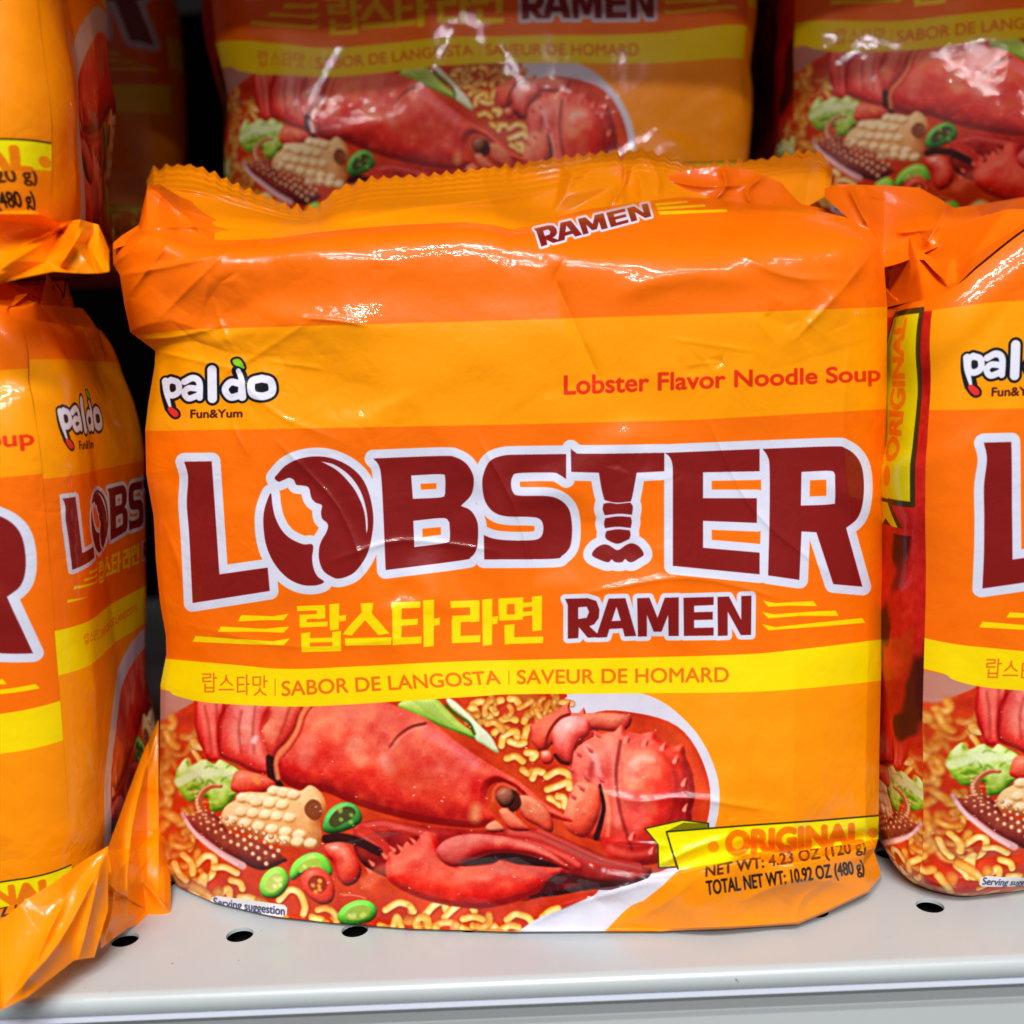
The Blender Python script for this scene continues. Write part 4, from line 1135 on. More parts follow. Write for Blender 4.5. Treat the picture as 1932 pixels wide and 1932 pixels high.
# ------------------------------------------------------------------ the pack in the middle
def middle_pack():
    root = empty('noodle_pack', (0, .02, 0))
    tag(root, 'large orange pack of lobster ramen standing in front at the middle of the shelf', 'noodle pack', 'orange ramen packs on the shelf')
    Hh, Wd = 460, 520
    top = [(212, 460), (225, 448), (250, 437), (290, 428), (330, 440), (362, 452), (440, 453), (514, 450), (600, 438), (671, 431), (760, 424), (875, 419), (930, 424), (965, 433), (1000, 426), (1060, 408), (1109, 395), (1200, 382), (1289, 371), (1360, 376),
           (1430, 385), (1520, 392), (1594, 409), (1640, 435), (1661, 458)]
    bottom = [(328, 1664), (337, 1673), (405, 1703), (516, 1729), (626, 1741), (773, 1752), (968, 1758), (1141, 1757), (1249, 1757), (1370, 1753), (1506, 1744), (1560, 1722), (1640, 1684), (1664, 1652)]
    left = [(212, 460), (214, 499), (226, 519), (234, 571), (246, 627), (270, 645), (293, 662), (292, 690), (280, 760), (274, 812), (276, 895), (290, 975), (294, 1055), (302, 1136), (313, 1200), (314, 1235), (303, 1292), (302, 1437), (299, 1549), (310, 1631), (328, 1664)]
    right = [(1661, 458), (1668, 499), (1674, 579), (1673, 740), (1669, 895), (1668, 1033), (1664, 1216), (1659, 1416), (1658, 1549), (1657, 1583), (1649, 1607), (1664, 1652)]
    P2 = coons(by_x(top, 2000), by_x(bottom, 2000), by_y(left, 2000), by_y(right, 2000), Hh, Wd)
    px, py = P2[..., 0], P2[..., 1]
    s = np.linspace(0, 1, Wd)[None]; t = np.linspace(0, 1, Hh)[:, None]
    Yb = floor_y(P2[-1, :, 0], P2[-1, :, 1], .0012)[None]
    e = np.abs(2 * s - 1)
    base = -.003 + .006 * e ** 3 + .010 * e ** 14
    Y = base + (Yb - base) * sstep(.35, 1.02, t)
    # shoulders: the film rolls back at the top, on the right it slopes away as the roof of the pack
    tx, ty = np.array(top).T
    d = np.clip(py - np.interp(px, tx, ty), 0, 1e4)
    Y = Y + .011 * np.exp(-(d / 13.0) ** 1.2) * (1 - .35 * sstep(1000, 1150, px)) + .004 * np.exp(-d / 45)
    rx, ry = [200, 900, 968, 1020, 1077, 1160, 1300, 1450, 1560, 1640, 1700], [300, 380, 428, 452, 470, 478, 474, 468, 462, 452, 440]
    q = np.interp(px, rx, ry) - py
    Y = Y + .00038 * 14 * np.log1p(np.exp(np.clip(q / 14, -30, 30)))
    # the lower flap hanging out over the ribbon
    fx, fy = [1000, 1180, 1260, 1390, 1420, 1480, 1560, 1660, 1700], [1700, 1672, 1650, 1616, 1612, 1622, 1606, 1588, 1580]
    q = py - np.interp(px, fx, fy)
    wgt = sstep(1200, 1420, px)
    Y = Y - wgt * (.0075 * sstep(-3, 9, q) * (1 - .55 * sstep(20, 130, q)) - .0035 * np.exp(-((q + 12) / 13) ** 2))
    items = [([(330, 596), (430, 572), (560, 548), (760, 548), (1000, 556), (1200, 562)], -1.1, 48, False), ([(260, 520), (480, 492), (700, 488), (1050, 500)], .2, 40, False),
             ([(400, 632), (560, 606), (760, 618)], .8, 26, False), ([(455, 700), (380, 682), (296, 664)], .8, 8, True), ([(400, 720), (500, 660), (592, 600)], .55, 9, True), ([(505, 682), (555, 688), (610, 696)], .5, 5, True),
             ([(448, 722), (440, 800), (470, 860)], .6, 7, True), ([(250, 640), (330, 636), (430, 612)], .9, 7, True), ([(570, 600), (630, 604), (692, 614)], 1.0, 6, True), ([(440, 660), (420, 620), (400, 560)], .6, 9, True),
             ([(1081, 467), (1050, 519), (1060, 559), (1141, 740)], -1.3, 16, True), ([(1260, 638), (1340, 650), (1420, 662)], .3, 6, True), ([(1290, 690), (1370, 682)], .3, 5, True), ([(1650, 470), (1590, 545), (1500, 640)], 1.1, 11, True),
             ([(1610, 480), (1640, 600)], .9, 9, True), ([(1380, 470), (1480, 520), (1600, 528)], .8, 14, True), ([(1160, 560), (1280, 520), (1420, 528)], 1.0, 22, False),
             ([(690, 880), (720, 1060), (716, 1260)], .8, 70, False), ([(1240, 840), (1225, 1000), (1240, 1200)], 1.0, 80, False), ([(1602, 640), (1590, 820), (1606, 1000)], .9, 16, True), ([(1630, 1180), (1560, 1060), (1480, 900)], .5, 40, True),
             ([(1120, 1490), (1200, 1512), (1300, 1506), (1460, 1530)], 1.2, 11, True), ([(1010, 1580), (1130, 1632), (1260, 1650), (1330, 1640)], -1.8, 14, True), ([(1150, 1588), (1260, 1596)], .9, 8, True), ([(1230, 1640), (1310, 1600), (1380, 1576)], 1.4, 9, True),
             ([(1000, 1745), (1070, 1708), (1140, 1690), (1240, 1660)], 1.6, 13, True), ([(640, 1596), (700, 1572), (770, 1566)], 1.1, 10, True), ([(560, 1620), (640, 1600), (700, 1560)], -.9, 16, True), ([(310, 990), (345, 1100), (330, 1230)], 1.2, 14, True),
             ([(300, 860), (360, 940), (400, 1060)], -.9, 26, False), ([(300, 640), (330, 760), (310, 880)], -1.6, 26, False), ([(1400, 1700), (1500, 1660), (1600, 1668)], 1.5, 16, True), ([(1500, 1742), (1520, 1690), (1600, 1640)], 1.2, 12, True),
             ([(1180, 1740), (1260, 1700), (1330, 1640)], 1.0, 12, True), ([(440, 700), (520, 780), (640, 830)], .6, 12, True), ([(860, 640), (960, 700), (1040, 800)], .5, 40, False), ([(212, 500), (290, 428)], 1.5, 10, True), ([(240, 560), (300, 480), (330, 446)], 1.8, 9, True),
             ([(520, 830), (640, 960), (700, 1120)], .8, 9, True), ([(900, 820), (980, 980), (1010, 1140)], .8, 9, True), ([(1340, 800), (1420, 960), (1560, 1080)], .8, 9, True), ([(620, 1060), (760, 1020), (940, 1040)], .8, 8, True), ([(1100, 1120), (1300, 1090), (1480, 1130)], .8, 8, True), ([(360, 1180), (560, 1220), (800, 1200)], .5, 10, True),
             ([(225, 520), (330, 500), (450, 470)], 1.4, 10, True), ([(300, 600), (380, 520), (440, 460)], 1.0, 9, True)]
    Wk = creases(px, py, [(p_, a_ * (.62 if sh_ else .8), w_ * (.62 if sh_ else 1), sh_) for p_, a_, w_, sh_ in items])
    for mx_, my_, sx_, sy_, am_, sd_ in ((380, 560, 110, 45, .00050, 71), (1505, 600, 70, 45, .00045, 72), (480, 700, 120, 60, .00032, 73), (1180, 890, 160, 30, .0002, 74), (1250, 1560, 130, 40, .0004, 75), (1120, 1690, 90, 40, .0006, 76), (340, 1640, 60, 60, .0005, 77), (1330, 700, 160, 30, .0003, 78)):
        k_ = (np.abs(px - mx_) < 2.1 * sx_) & (np.abs(py - my_) < 2.1 * sy_)
        Wk[k_] += am_ * facets(px[k_], py[k_], (mx_ - 2.2 * sx_, my_ - 2.2 * sy_, mx_ + 2.2 * sx_, my_ + 2.2 * sy_), int(sx_ * sy_ / 45), sd_) * np.exp(-((px[k_] - mx_) / sx_) ** 2 - ((py[k_] - my_) / sy_) ** 2)
    full = (200, 420, 1680, 1770)
    Wk += .0006 * facets(px, py, full, 90, 3, 5) + .0011 * facets(px, py, full, 110, 4, 2) * np.exp(-((px - 270) ** 2 + (py - 500) ** 2) / 120 ** 2)
    Wk += .0011 * facets(px, py, full, 200, 12, 4) * np.exp(-((d - 40) / 50) ** 2) + .0010 * facets(px, py, full, 320, 13, 3) * np.exp(-(d / 16) ** 2) * sstep(0, 8, d)
    Wk += .0012 * facets(px, py, full, 240, 14, 4) * np.exp(-((px - 420) / 170) ** 2 - ((py - 560) / 75) ** 2)
    Wk += .0009 * facets(px, py, full, 240, 15, 4) * np.exp(-((px - 1500) / 170) ** 2 - ((py - 580) / 60) ** 2)
    Wk += .0009 * facets(px, py, full, 60, 16, 8) + .00025 * facets(px, py, full, 260, 17, 3)
    Wk += .0009 * facets(px, py, full, 140, 5, 2) * np.exp(-((px - 1590) ** 2 + (py - 520) ** 2) / 130 ** 2)
    Wk += .0012 * facets(px, py, full, 120, 6, 2) * np.exp(-(((px - 1480) / 220) ** 2 + ((py - 1690) / 60) ** 2))
    Wk += .0005 * facets(px, py, full, 160, 7, 2) * sstep(1480, 1600, py)
    Y = Y - Wk * sstep(0, 12, 1758 - py + 6)
    Y[-1] = Yb[0]
    P = at_y(px, py, Y)
    grid('front_panel', local(P, root), FILM, root, uv_front(px, py), parts=(face_labels(px, py), PARTS))
    # sides, back and underside
    for nm, edge, sg, mat in (('side_panel', P[:, 0], -1, GUSL), ('side_panel', P[:, -1], 1, GUSR)):
        u = np.linspace(0, 1, 40)[None, :, None]
        bk = edge.copy(); bk[:, 1] = .092; bk[:, 0] = edge[:, 0].mean() - sg * .004; bk[:, 2] = np.minimum(edge[:, 2], .186)
        Q = edge[:, None] * (1 - u) + bk[:, None] * u
        Q[..., 0] += sg * .006 * np.sin(np.pi * u[..., 0]) * np.sin(np.pi * np.linspace(0.02, .98, Hh))[:, None]
        v_ = np.clip(1 - (.19 - Q[..., 2]) / .19, 0, 1)
        uu = np.broadcast_to(u[..., 0], v_.shape)
        grid(nm, local(Q, root), mat, root, np.stack([1 - uu if sg < 0 else uu, v_], -1), flip=sg < 0)
    bl, br = P[:, 0].copy(), P[:, -1].copy()
    zz = np.linspace(.186, .001, 40)[:, None]
    xx = np.linspace(P[:, 0, 0].mean() + .004, P[:, -1, 0].mean() - .004, 60)[None]
    Q = np.stack(np.broadcast_arrays(xx, .092 + .002 * np.sin(xx * 60), zz), -1)
    grid('back_panel', local(Q, root), ORF, root, np.zeros(Q.shape[:2] + (2,)), flip=True)
    bt = P[-1] + np.array([0, .003, -.0006])
    Q = np.stack([bt * (1 - a) + np.c_[bt[:, 0], np.full(len(bt), .092), np.full(len(bt), .001)] * a for a in np.linspace(0, 1, 6)], 0)
    grid('base_panel', local(Q, root), ORF, root, np.zeros(Q.shape[:2] + (2,)), flip=False)
    # crumpled roof layers and the zigzag seal
    low = [(x, y + 9) for x, y in top]
    fold_layer('top_seal', [(277, 334), (290, 318), (326, 311), (366, 312), (402, 325), (434, 342), (474, 360), (538, 386), (575, 392), (600, 388), (635, 356), (695, 336), (795, 331), (900, 319), (968, 311), (1049, 298), (1120, 289), (1166, 285), (1172, 300), (1180, 286), (1209, 279), (1249, 290), (1273, 298),
                            (1301, 311), (1361, 308), (1450, 299), (1506, 286), (1546, 287), (1562, 300), (1572, 326)],
               [(281, 430), (380, 456), (560, 456), (640, 448), (760, 438), (870, 434), (1000, 436), (1110, 410), (1280, 386), (1420, 390), (1520, 392), (1564, 366)], 620, 60, [.02, .014, .014, .036, .049, .052], [.052, .052, .052, .056, .062, .062], FINM, root, 31, amp=.0026, n=40, soft=2, zig=(23, 11), wave=.0022,
               extra=[([(640, 420), (760, 395), (960, 372), (1090, 345)], 2.2, 9, True), ([(1172, 296), (1180, 340), (1150, 390)], 3.0, 8, True), ([(300, 350), (420, 368), (560, 405)], 2.5, 9, True), ([(760, 400), (900, 390), (1060, 390)], -1.5, 12, True), ([(690, 350), (660, 410)], 2, 12, True), ([(1209, 284), (1240, 330), (1240, 370)], 2, 9, True)])
    fold_layer('top_fold', [(214, 458), (230, 444), (262, 424), (278, 352), (300, 347), (340, 371), (382, 388), (470, 412), (560, 430), (619, 437), (700, 440)],
               [(214, 470), (290, 446), (362, 466), (514, 462), (600, 450), (700, 446)], 260, 90, .014, [.016, .036, .040, .032, .026], ORF, root, 36, amp=.0034, n=9, soft=1,
               extra=[([(282, 352), (340, 400), (400, 455)], 3, 8, True), ([(350, 395), (480, 440)], 2.5, 7, True), ([(290, 430), (380, 428), (470, 440)], 2, 6, True)])
    fold_layer('top_fold', [(1222, 378), (1248, 368), (1253, 332), (1300, 321), (1361, 313), (1400, 319), (1440, 331), (1472, 343), (1500, 374), (1512, 385), (1560, 395), (1604, 414), (1656, 452)],
               [(1222, 392), (1289, 381), (1360, 388), (1430, 397), (1520, 404), (1594, 420), (1656, 460)], 260, 70, .048, [.052, .054, .056, .054, .050, .048], ORF, root, 44, amp=.003, n=10, soft=1,
               extra=[([(1360, 314), (1370, 350), (1340, 384)], 2.5, 8, True), ([(1440, 332), (1410, 360), (1420, 392)], 2.2, 7, True), ([(1256, 340), (1330, 352), (1420, 348)], 1.6, 6, True)])
    return root


# ------------------------------------------------------------------ the other packs
def pack(label, loc, rz, seed, zt=.186, drop=.014, fin=True, res=230, half=.1, dep=.086, lean=0.0):
    root = empty('noodle_pack', loc, rz)
    tag(root, label, 'noodle pack', 'orange ramen packs on the shelf')
    r = .015
    rg = np.random.default_rng(seed)

    def loop(a):
        """perimeter point at arclength a (0 = front middle, positive to the right) -> x, y, normal"""
        hx, hy = half - r, dep / 2 - r
        x = np.zeros_like(a); y = np.zeros_like(a); nx = np.zeros_like(a); ny = np.zeros_like(a)
        arc = math.pi / 2 * r
        sg = np.sign(a); b = np.abs(a)
        k = b <= hx; x[k] = b[k]; y[k] = 0; ny[k] = -1
        k = (b > hx) & (b <= hx + arc); th = (b[k] - hx) / r; x[k] = hx + r * np.sin(th); y[k] = r - r * np.cos(th); nx[k] = np.sin(th); ny[k] = -np.cos(th)
        k = (b > hx + arc) & (b <= hx + arc + 2 * hy); x[k] = half; y[k] = r + b[k] - hx - arc; nx[k] = 1
        k = (b > hx + arc + 2 * hy) & (b <= hx + 2 * arc + 2 * hy); th = (b[k] - hx - arc - 2 * hy) / r; x[k] = half - r + r * np.cos(th); y[k] = dep - r + r * np.sin(th); nx[k] = np.cos(th); ny[k] = np.sin(th)
        k = b > hx + 2 * arc + 2 * hy; x[k] = half - r - (b[k] - hx - 2 * arc - 2 * hy); y[k] = dep; ny[k] = 1
        return x * sg, y, nx * sg, ny

    hx, hy, arc = half - r, dep / 2 - r, math.pi / 2 * r
    A = hx + arc * .5; B_ = hx + arc * 1.5 + 2 * hy; Cc = 2 * hx + 2 * arc + 2 * hy
    zig_r = rg.uniform(-1, 1, 6)

    def ridge(x):
        return zt - drop * sstep(.55, 1.0, np.abs(x) / half) ** 1.3 + .003 * np.sin(x * 40 + zig_r[0] * 3)

    def body(a, nt):
        t = np.linspace(0, 1, nt)[:, None]
        x, y, nx, ny = loop(a)
        x, y, nx, ny = x[None], y[None], nx[None], ny[None]
        zr = ridge(x)
        z = zr * (1 - t)
        bul = .0045 * np.sin(np.pi * np.clip(t, 0, 1)) ** .8 * (1 - .5 * np.abs(x) / half) + .006 * sstep(.55, .93, t) * np.abs(ny) * (1 - (x / half) ** 2)
        bul = bul - .009 * np.exp(-(z / .006)) - .006 * np.exp(-((zr - z) / .010))
        fa = a[None] * np.ones_like(t)
        rect = (-.2, 0, .2, 1)
        bul = bul + .0014 * facets(fa, t * .2 + 0 * fa, (-.21, 0, .21, .2), 120, seed, 3) + .0019 * facets(fa, t * .2 + 0 * fa, (-.21, 0, .21, .2), 200, seed + 1, 4) * np.exp(-((zr - z) / .026) ** 2)
        bul = bul + .0014 * facets(fa, t * .2 + 0 * fa, (-.21, 0, .21, .2), 260, seed + 2, 1) * np.exp(-(z / .014) ** 2)
        bul = bul + .0012 * facets(fa, t * .05 + 0 * fa, (-.21, 0, .21, .05), 60, seed + 3, 4)
        P = np.stack([x + nx * bul + lean * (zr - z), y + ny * bul, np.maximum(z, .0006) + 0 * bul], -1)
        return P, fa, (zt - z) / zt, x + 0 * fa

    n1 = res
    P, fa, v, _ = body(np.linspace(-A, A, int(res * 1.1)), n1)
    py = 446 + (1738 - 446) * v
    s_ = (fa / A + 1) / 2
    px = (232 + 78 * v) * (1 - s_) + (1672 - 16 * v) * s_
    py = py - (px - 966) * .031
    grid('front_panel', P, FILM, root, uv_front(px, py), parts=(face_labels(px, py), PARTS))
    for sgn, mat in ((1, GUSR), (-1, GUSL)):
        P, fa, v, _ = body(np.linspace(A, B_, int(res * .42)) * (1 if sgn > 0 else 1) if sgn > 0 else np.linspace(-B_, -A, int(res * .42)), n1)
        u = (np.abs(fa) - A) / (B_ - A)
        grid('side_panel', P, mat, root, np.stack([u if sgn > 0 else 1 - u, 1 - v], -1))
    half_b = np.linspace(B_, Cc, 30); 
    P, fa, v, _ = body(np.concatenate([half_b]), 60)
    P2, _, _, _ = body(np.linspace(-Cc, -B_, 30), 60)
    Q = np.concatenate([P, P2], 1)
    grid('back_panel', Q, ORF, root, np.zeros(Q.shape[:2] + (2,)))
    # crumpled roof: the whole top edge gathers to the seal line
    aa = np.concatenate([np.linspace(-Cc + 1e-5, Cc - 1e-5, 420)])
    x, y, nx, ny = loop(aa)
    zf = zt + .014 if fin else zt + .003
    vv = np.linspace(0, 1, 60)[:, None]
    zr = ridge(x)[None]
    k = vv ** .9
    X = x[None] * (1 - .10 * k * (np.abs(nx) > .5)[None]) - nx[None] * .006
    Yq = (y - ny * .0)[None] * (1 - k) + (dep * .55 + .004 * np.sin(x * 55 + seed))[None] * k + ny[None] * -.006 * (1 - k)
    Z = zr * (1 - vv ** 1.15) + zf * vv ** 1.15
    fz = facets(aa[None] * np.ones_like(vv), vv * .06 + 0 * aa[None], (-.3, 0, .3, .06), 150, seed + 9, 1)
    Z = Z + fz * (.0042 if fin else .006) * np.sin(np.pi * np.clip(vv * .97 + .015, 0, 1)) ** .7
    Yq = Yq + .5 * .004 * facets(aa[None] * np.ones_like(vv), vv * .06 + 0 * aa[None], (-.3, 0, .3, .06), 120, seed + 10, 1) * np.sin(np.pi * vv)
    X = X + lean * (zr - Z)
    grid('top_fold', np.stack([X, Yq, Z], -1)[::-1], ORF, root, np.zeros(X.shape + (2,)))
    if fin:
        xs = np.linspace(-half * .93, half * .93, 420)[None]; vv = np.linspace(0, 1, 14)[:, None]
        zz = np.abs((xs / .0034) % 1 - .5) * 2
        Z = zf - .003 + vv * (.015 + .0016 * zz)
        Yq = dep * .55 + .004 * np.sin(xs * 55 + seed) + vv * .004 * np.sin(xs * 38 + seed * 2) + vv * .006
        Q = np.stack(np.broadcast_arrays(xs, Yq, Z), -1)[::-1]
        grid('top_seal', Q, FINM, root, np.zeros(Q.shape[:2] + (2,)))
    xs = np.linspace(-half + .012, half - .012, 12)[None]; ys = np.linspace(.01, dep - .01, 8)[:, None]
    Q = np.stack(np.broadcast_arrays(xs, ys, .0008), -1)
    grid('base_panel', Q, ORF, root, np.zeros(Q.shape[:2] + (2,)), flip=True)
    return root


# ------------------------------------------------------------------ shelf
def shelf():
    root = empty('shelf', (0, 0, 0))
    tag(root, 'glossy off-white metal shelf with punched round holes and a rolled front lip', 'shelf')
    m, nt, ln, b = new_mat('white_powder_coat')
    tc = nt.new('ShaderNodeTexCoord'); nz = nt.new('ShaderNodeTexNoise'); nz.inputs['Scale'].default_value = 30; nz.inputs['Detail'].default_value = 5
    rp = nt.new('ShaderNodeValToRGB'); rp.color_ramp.elements[0].color = (.46, .51, .52, 1); rp.color_ramp.elements[1].color = (.50, .55, .562, 1)
    ln.new(tc.outputs['Object'], nz.inputs['Vector']); ln.new(nz.outputs['Fac'], rp.inputs[0])
    sp = nt.new('ShaderNodeTexNoise'); sp.inputs['Scale'].default_value = 420; sp.inputs['Detail'].default_value = 2
    th = nt.new('ShaderNodeMath'); th.operation = 'GREATER_THAN'; th.inputs[1].default_value = .765
    mx = nt.new('ShaderNodeMixRGB'); mx.inputs[2].default_value = (.2, .19, .18, 1)
    ln.new(tc.outputs['Object'], sp.inputs['Vector']); ln.new(sp.outputs['Fac'], th.inputs[0]); ln.new(th.outputs[0], mx.inputs[0]); ln.new(rp.outputs[0], mx.inputs[1])
    sm_ = nt.new('ShaderNodeTexNoise'); sm_.inputs['Scale'].default_value = 9; sm_.inputs['Detail'].default_value = 6; sm_.inputs['Distortion'].default_value = 1.5
    rr = nt.new('ShaderNodeMapRange'); rr.inputs['From Min'].default_value = .35; rr.inputs['From Max'].default_value = .7; rr.inputs['To Min'].default_value = .26; rr.inputs['To Max'].default_value = .46
    ln.new(tc.outputs['Object'], sm_.inputs['Vector']); ln.new(sm_.outputs['Fac'], rr.inputs['Value']); ln.new(rr.outputs[0], b.inputs['Roughness'])
    wv = nt.new('ShaderNodeTexNoise'); wv.inputs['Scale'].default_value = 1; wv.inputs['Detail'].default_value = 1
    mp2 = nt.new('ShaderNodeMapping'); mp2.inputs['Rotation'].default_value = (0, 0, .5); mp2.inputs['Scale'].default_value = (60, 1400, 60)
    g2 = nt.new('ShaderNodeMath'); g2.operation = 'GREATER_THAN'; g2.inputs[1].default_value = .80
    mx2 = nt.new('ShaderNodeMixRGB'); mx2.inputs[2].default_value = (.30, .29, .28, 1)
    ln.new(tc.outputs['Object'], mp2.inputs['Vector']); ln.new(mp2.outputs[0], wv.inputs['Vector']); ln.new(wv.outputs['Fac'], g2.inputs[0]); ln.new(g2.outputs[0], mx2.inputs[0]); ln.new(mx.outputs[0], mx2.inputs[1])
    ln.new(mx2.outputs[0], b.inputs['Base Color'])
    b.inputs['Roughness'].default_value = .34; b.inputs['Coat Weight'].default_value = .25; b.inputs['Coat Roughness'].default_value = .12
    b2 = nt.new('ShaderNodeBump'); b2.inputs['Strength'].default_value = .05; b2.inputs['Distance'].default_value = .0004
    n2 = nt.new('ShaderNodeTexNoise'); n2.inputs['Scale'].default_value = 500
    ln.new(tc.outputs['Object'], n2.inputs['Vector']); ln.new(n2.outputs['Fac'], b2.inputs['Height']); ln.new(b2.outputs[0], b.inputs['Normal'])
    WH = m
    m, nt, ln, b = new_mat('grey_price_rail'); b.inputs['Base Color'].default_value = (.50, .54, .545, 1); b.inputs['Roughness'].default_value = .2; b.inputs['Coat Weight'].default_value = .6
    tc = nt.new('ShaderNodeTexCoord'); mp = nt.new('ShaderNodeMapping'); mp.inputs['Scale'].default_value = (400, 8, 20); nz = nt.new('ShaderNodeTexNoise'); nz.inputs['Scale'].default_value = 1; bp = nt.new('ShaderNodeBump'); bp.inputs['Strength'].default_value = .12; bp.inputs['Distance'].default_value = .0005
    ln.new(tc.outputs['Object'], mp.inputs['Vector']); ln.new(mp.outputs[0], nz.inputs['Vector']); ln.new(nz.outputs['Fac'], bp.inputs['Height']); ln.new(bp.outputs[0], b.inputs['Normal'])
    RAIL = m
    m, nt, ln, b = new_mat('clear_strip'); b.inputs['Base Color'].default_value = (.62, .66, .76, 1); b.inputs['Roughness'].default_value = .12
    STRIP = m
    m, nt, ln, b = new_mat('dark_shade_panel'); b.inputs['Base Color'].default_value = (.010, .008, .008, 1); b.inputs['Roughness'].default_value = .9; b.inputs['Specular IOR Level'].default_value = .05  # near-black colour stands in for shade in the gaps and below the holes
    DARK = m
    # perforated board
    hx0, hy0 = (at_y(451, 1767, floor_y(451, 1767))[0], floor_y(451, 1767))
    hx1 = at_y(1752, 1706, floor_y(1752, 1706))[0]
    pitch = (hx1 - hx0) / 6.0
    rad = .0037
    ylip = float(floor_y(968, 1838))
    V, F = [], []

    def vid(p):
        V.append(p); return len(V) - 1
    rows = [float((hy0 + floor_y(1752, 1706)) / 2), float((hy0 + floor_y(1752, 1706)) / 2) + pitch]
    xs0 = hx0 - 8 * pitch - pitch / 2
    ncol = 22
    yedges = [ylip, rows[0] - pitch / 2 if rows[0] - pitch / 2 > ylip + .002 else ylip]
    n = 32
    for yr in rows:
        hw = pitch / 2
        ylo = max(ylip, yr - hw) if yr == rows[0] else yr - hw
        for c in range(ncol):
            cx = xs0 + hw + c * pitch
            o_, i_, d_ = [], [], []
            for k in range(n):
                th = 2 * math.pi * (k + .5) / n
                dx, dy = math.cos(th), math.sin(th)
                sc = min(hw / max(abs(dx), 1e-9), ((hw if dy > 0 else yr - ylo) / max(abs(dy), 1e-9)))
                o_.append(vid((cx + dx * sc, yr + dy * sc, 0)))
                i_.append(vid((cx + dx * rad, yr + dy * rad, 0)))
                d_.append(vid((cx + dx * rad * .98, yr + dy * rad * .98, -.0009)))
            cor = [(cx + hw, yr + hw), (cx - hw, yr + hw), (cx - hw, ylo), (cx + hw, ylo)]
            for k in range(n):
                k2 = (k + 1) % n
                F.append((o_[k], o_[k2], i_[k2], i_[k])); F.append((i_[k], i_[k2], d_[k2], d_[k]))
            for (qx, qy) in cor:
                ds = [(V[o_[k]][0] - qx) ** 2 + (V[o_[k]][1] - qy) ** 2 for k in range(n)]
                ks = sorted(range(n), key=lambda k: ds[k])[:2]
                F.append((o_[ks[0]], vid((qx, qy, 0)), o_[ks[1]]))
    x0, x1 = xs0, xs0 + ncol * pitch
    yb = rows[1] + pitch / 2
    yf = max(ylip, rows[0] - pitch / 2)
    if yf > ylip + 1e-5:
        F.append((vid((x0, ylip, 0)), vid((x1, ylip, 0)), vid((x1, yf, 0)), vid((x0, yf, 0))))
    a = [vid((x0, yb, 0)), vid((x1, yb, 0)), vid((x1, .5, 0)), vid((x0, .5, 0))]; F.append(tuple(a))
    build('shelf_board', V, F, WH, root, smooth=False)
    # rolled lip: bullnose profile swept along x
    r = .0028
    prof = [(ylip, 0.0)] + [(ylip - r * math.sin(q), -r + r * math.cos(q)) for q in np.linspace(.08, math.pi / 2, 14)] + [(ylip - r, -.0046), (ylip - r + .0006, -.0051), (ylip - r + .006, -.0051)]
    nx = 40
    xs = np.linspace(x0, x1, nx)
    V = [(x, p[0], p[1]) for p in prof for x in xs]
    idx = np.arange(len(prof) * nx).reshape(len(prof), nx)
    F = np.stack([idx[:-1, :-1], idx[1:, :-1], idx[1:, 1:], idx[:-1, 1:]], -1).reshape(-1, 4)
    build('front_lip', V, F, WH, root)
    yl = ylip - r

    def sweep(name, prof, mat):
        V = [(x, p[0], p[1]) for p in prof for x in (x0, x1)]
        F = [(2 * i, 2 * i + 2, 2 * i + 3, 2 * i + 1) for i in range(len(prof) - 1)]
        return build(name, V, F, mat, root, smooth=False)
    sweep('clear_edge', [(yl + .004, -.0053), (yl - .0002, -.0053), (yl - .0004, -.0062), (yl + .004, -.0065)], STRIP)
    sweep('price_rail', [(yl + .0078, -.0067), (yl + .0074, -.0085), (yl + .0062, -.0110), (yl + .0054, -.0140), (yl + .0044, -.045), (yl + .004, -.047)], RAIL)
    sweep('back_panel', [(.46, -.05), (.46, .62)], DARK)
    sweep('hole_shade_sheet', [(yl + .0068, -.0042), (yl + .0068, -.0050), (.45, -.0050)], DARK)  # added dark sheet under the board, stands in for the shade inside the holes
    t = empty('shelf', (0, 0, .405)); tag(t, 'unseen upper metal shelf added to shade the back row of packs', 'shelf')  # out of view, added and set forward to keep light off the back row
    Vb = [(x0, -.13, 0), (x1, -.13, 0), (x1, .46, 0), (x0, .46, 0), (x0, -.13, .03), (x1, -.13, .03), (x1, .46, .03), (x0, .46, .03)]
    build('shelf_board', Vb, [(0, 3, 2, 1), (4, 5, 6, 7), (0, 1, 5, 4), (1, 2, 6, 5), (2, 3, 7, 6), (3, 0, 4, 7)], WH, t, smooth=False)
    return root


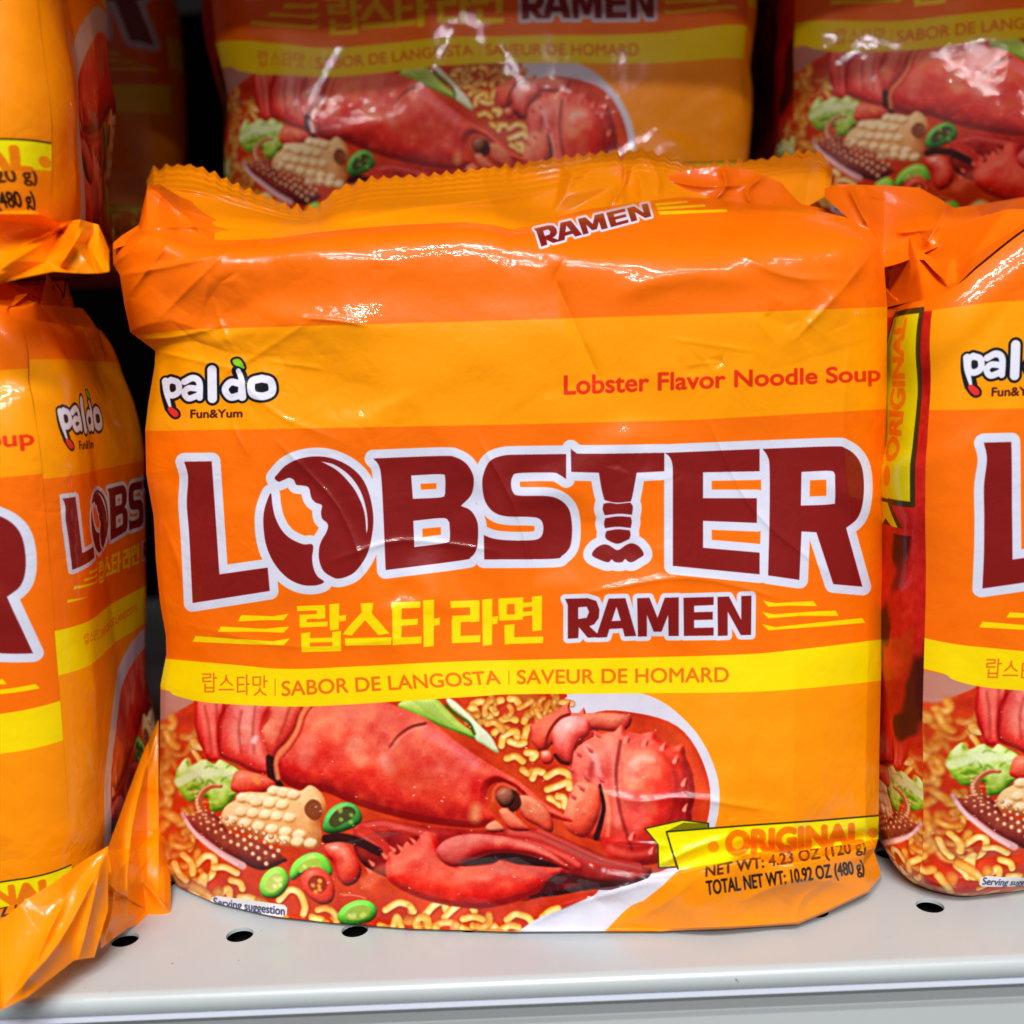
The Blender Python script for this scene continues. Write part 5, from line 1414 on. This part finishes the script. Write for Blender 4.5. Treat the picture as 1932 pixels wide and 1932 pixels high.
shelf()
MAIN = middle_pack()
RIGHT_P = pack('orange ramen pack at the right edge, its red ribbon side turned to the middle pack', (.2072, -.009, 0), 0, 101, zt=.186, drop=.018, fin=False)
LEFT_P = pack('orange ramen pack at the left edge, loose amber flap hanging over the shelf lip', (-.2150, -.022, 0), math.radians(2), 102, zt=.178, drop=.012, fin=False, lean=-.02, dep=.074)
UPPER = pack('orange ramen pack lying on top of the left pack, seen at the top left corner', (-.2060, -.034, .186), math.radians(12), 103, zt=.186)
BACKC = pack('dim orange ramen pack in the upper back row right behind the middle pack', (-.003, .112, .199), 0, 104, half=.098)
BACKR = pack('dim orange ramen pack in the upper back row at the top right corner', (.206, .103, .199), math.radians(-7), 105)
BACKL = pack('dim orange ramen pack in the upper back row half hidden at the top left', (-.224, .128, .199), math.radians(17), 106)
for i_, (x_, a_) in enumerate(((-.003, 0), (.206, -3), (-.292, 3))):
    pack('orange ramen pack at the bottom of the second row, hidden behind the front packs', (x_, .165, 0), math.radians(a_), 110 + i_, zt=.188, fin=False, res=60)

# loose flaps of the neighbours
fold_layer('top_fold', [(1556, 356), (1580, 347), (1690, 351), (1735, 354), (1778, 378), (1800, 392), (1860, 384), (1932, 372), (1990, 366)], [(1556, 372), (1600, 412), (1640, 440), (1668, 506), (1710, 492), (1760, 470), (1830, 440), (1900, 424), (1990, 420)], 320, 110,
           [.040, .030, .022, .016], [.046, .05, .05, .05], ORF, RIGHT_P, 61, amp=.006, n=13, soft=1, extra=[([(1790, 384), (1760, 440), (1740, 470)], 4, 9, True), ([(1600, 352), (1640, 430)], 3, 8, True), ([(1690, 440), (1780, 430)], 2.5, 7, True)])
fold_layer('top_fold', [(-40, 402), (60, 396), (110, 420), (150, 414), (186, 424), (196, 446), (206, 472)], [(-40, 545), (40, 524), (100, 512), (160, 516), (190, 515), (206, 512)], 220, 120, [-.026, -.026, -.02], [-.02, -.012, .0], FINM, LEFT_P, 62, amp=.007, n=13, soft=1,
           extra=[([(-20, 500), (90, 440), (150, 418)], 4, 9, True), ([(110, 506), (160, 430)], 4, 8, True)])
fold_layer('bottom_flap', [(-60, 1768), (0, 1738), (50, 1697), (100, 1666), (160, 1622), (204, 1596)], [(-60, 1930), (0, 1906), (50, 1882), (140, 1812), (178, 1806), (204, 1716)], 260, 160, [-.066, -.052, -.043, -.032, -.022], [-.034, -.032, -.028, -.02], FINM, LEFT_P, 63, amp=.0035, n=8, soft=2,
           extra=[([(10, 1890), (110, 1780), (200, 1610)], 3, 12, True), ([(40, 1870), (120, 1700)], 2, 9, True), ([(150, 1806), (190, 1640)], 2.5, 8, True)])
fold_layer('bottom_flap', [(190, 1640), (205, 1596), (240, 1500), (270, 1420), (299, 1358), (322, 1560)], [(190, 1790), (205, 1778), (240, 1752), (280, 1738), (312, 1728), (322, 1722)], 200, 160, [-.022, -.008, .004], [-.012, .012, .034, .03], FINM, LEFT_P, 64, amp=.005, n=10, soft=1,
           extra=[([(206, 1600), (215, 1700), (196, 1780)], 4, 9, True), ([(299, 1365), (250, 1560), (240, 1740)], 4, 9, True), ([(320, 1722), (260, 1650)], 3, 8, True)])
fold_layer('bottom_flap', [(1640, 1540), (1668, 1585), (1700, 1606), (1745, 1640), (1800, 1668), (1860, 1684)], [(1640, 1600), (1680, 1628), (1706, 1642), (1750, 1668), (1800, 1688), (1860, 1698)], 120, 60, [.040, .030, .020, .010, .004], [.044, .034, .022, .012, .006], FINM, RIGHT_P, 65, amp=.0015, n=10, soft=1)
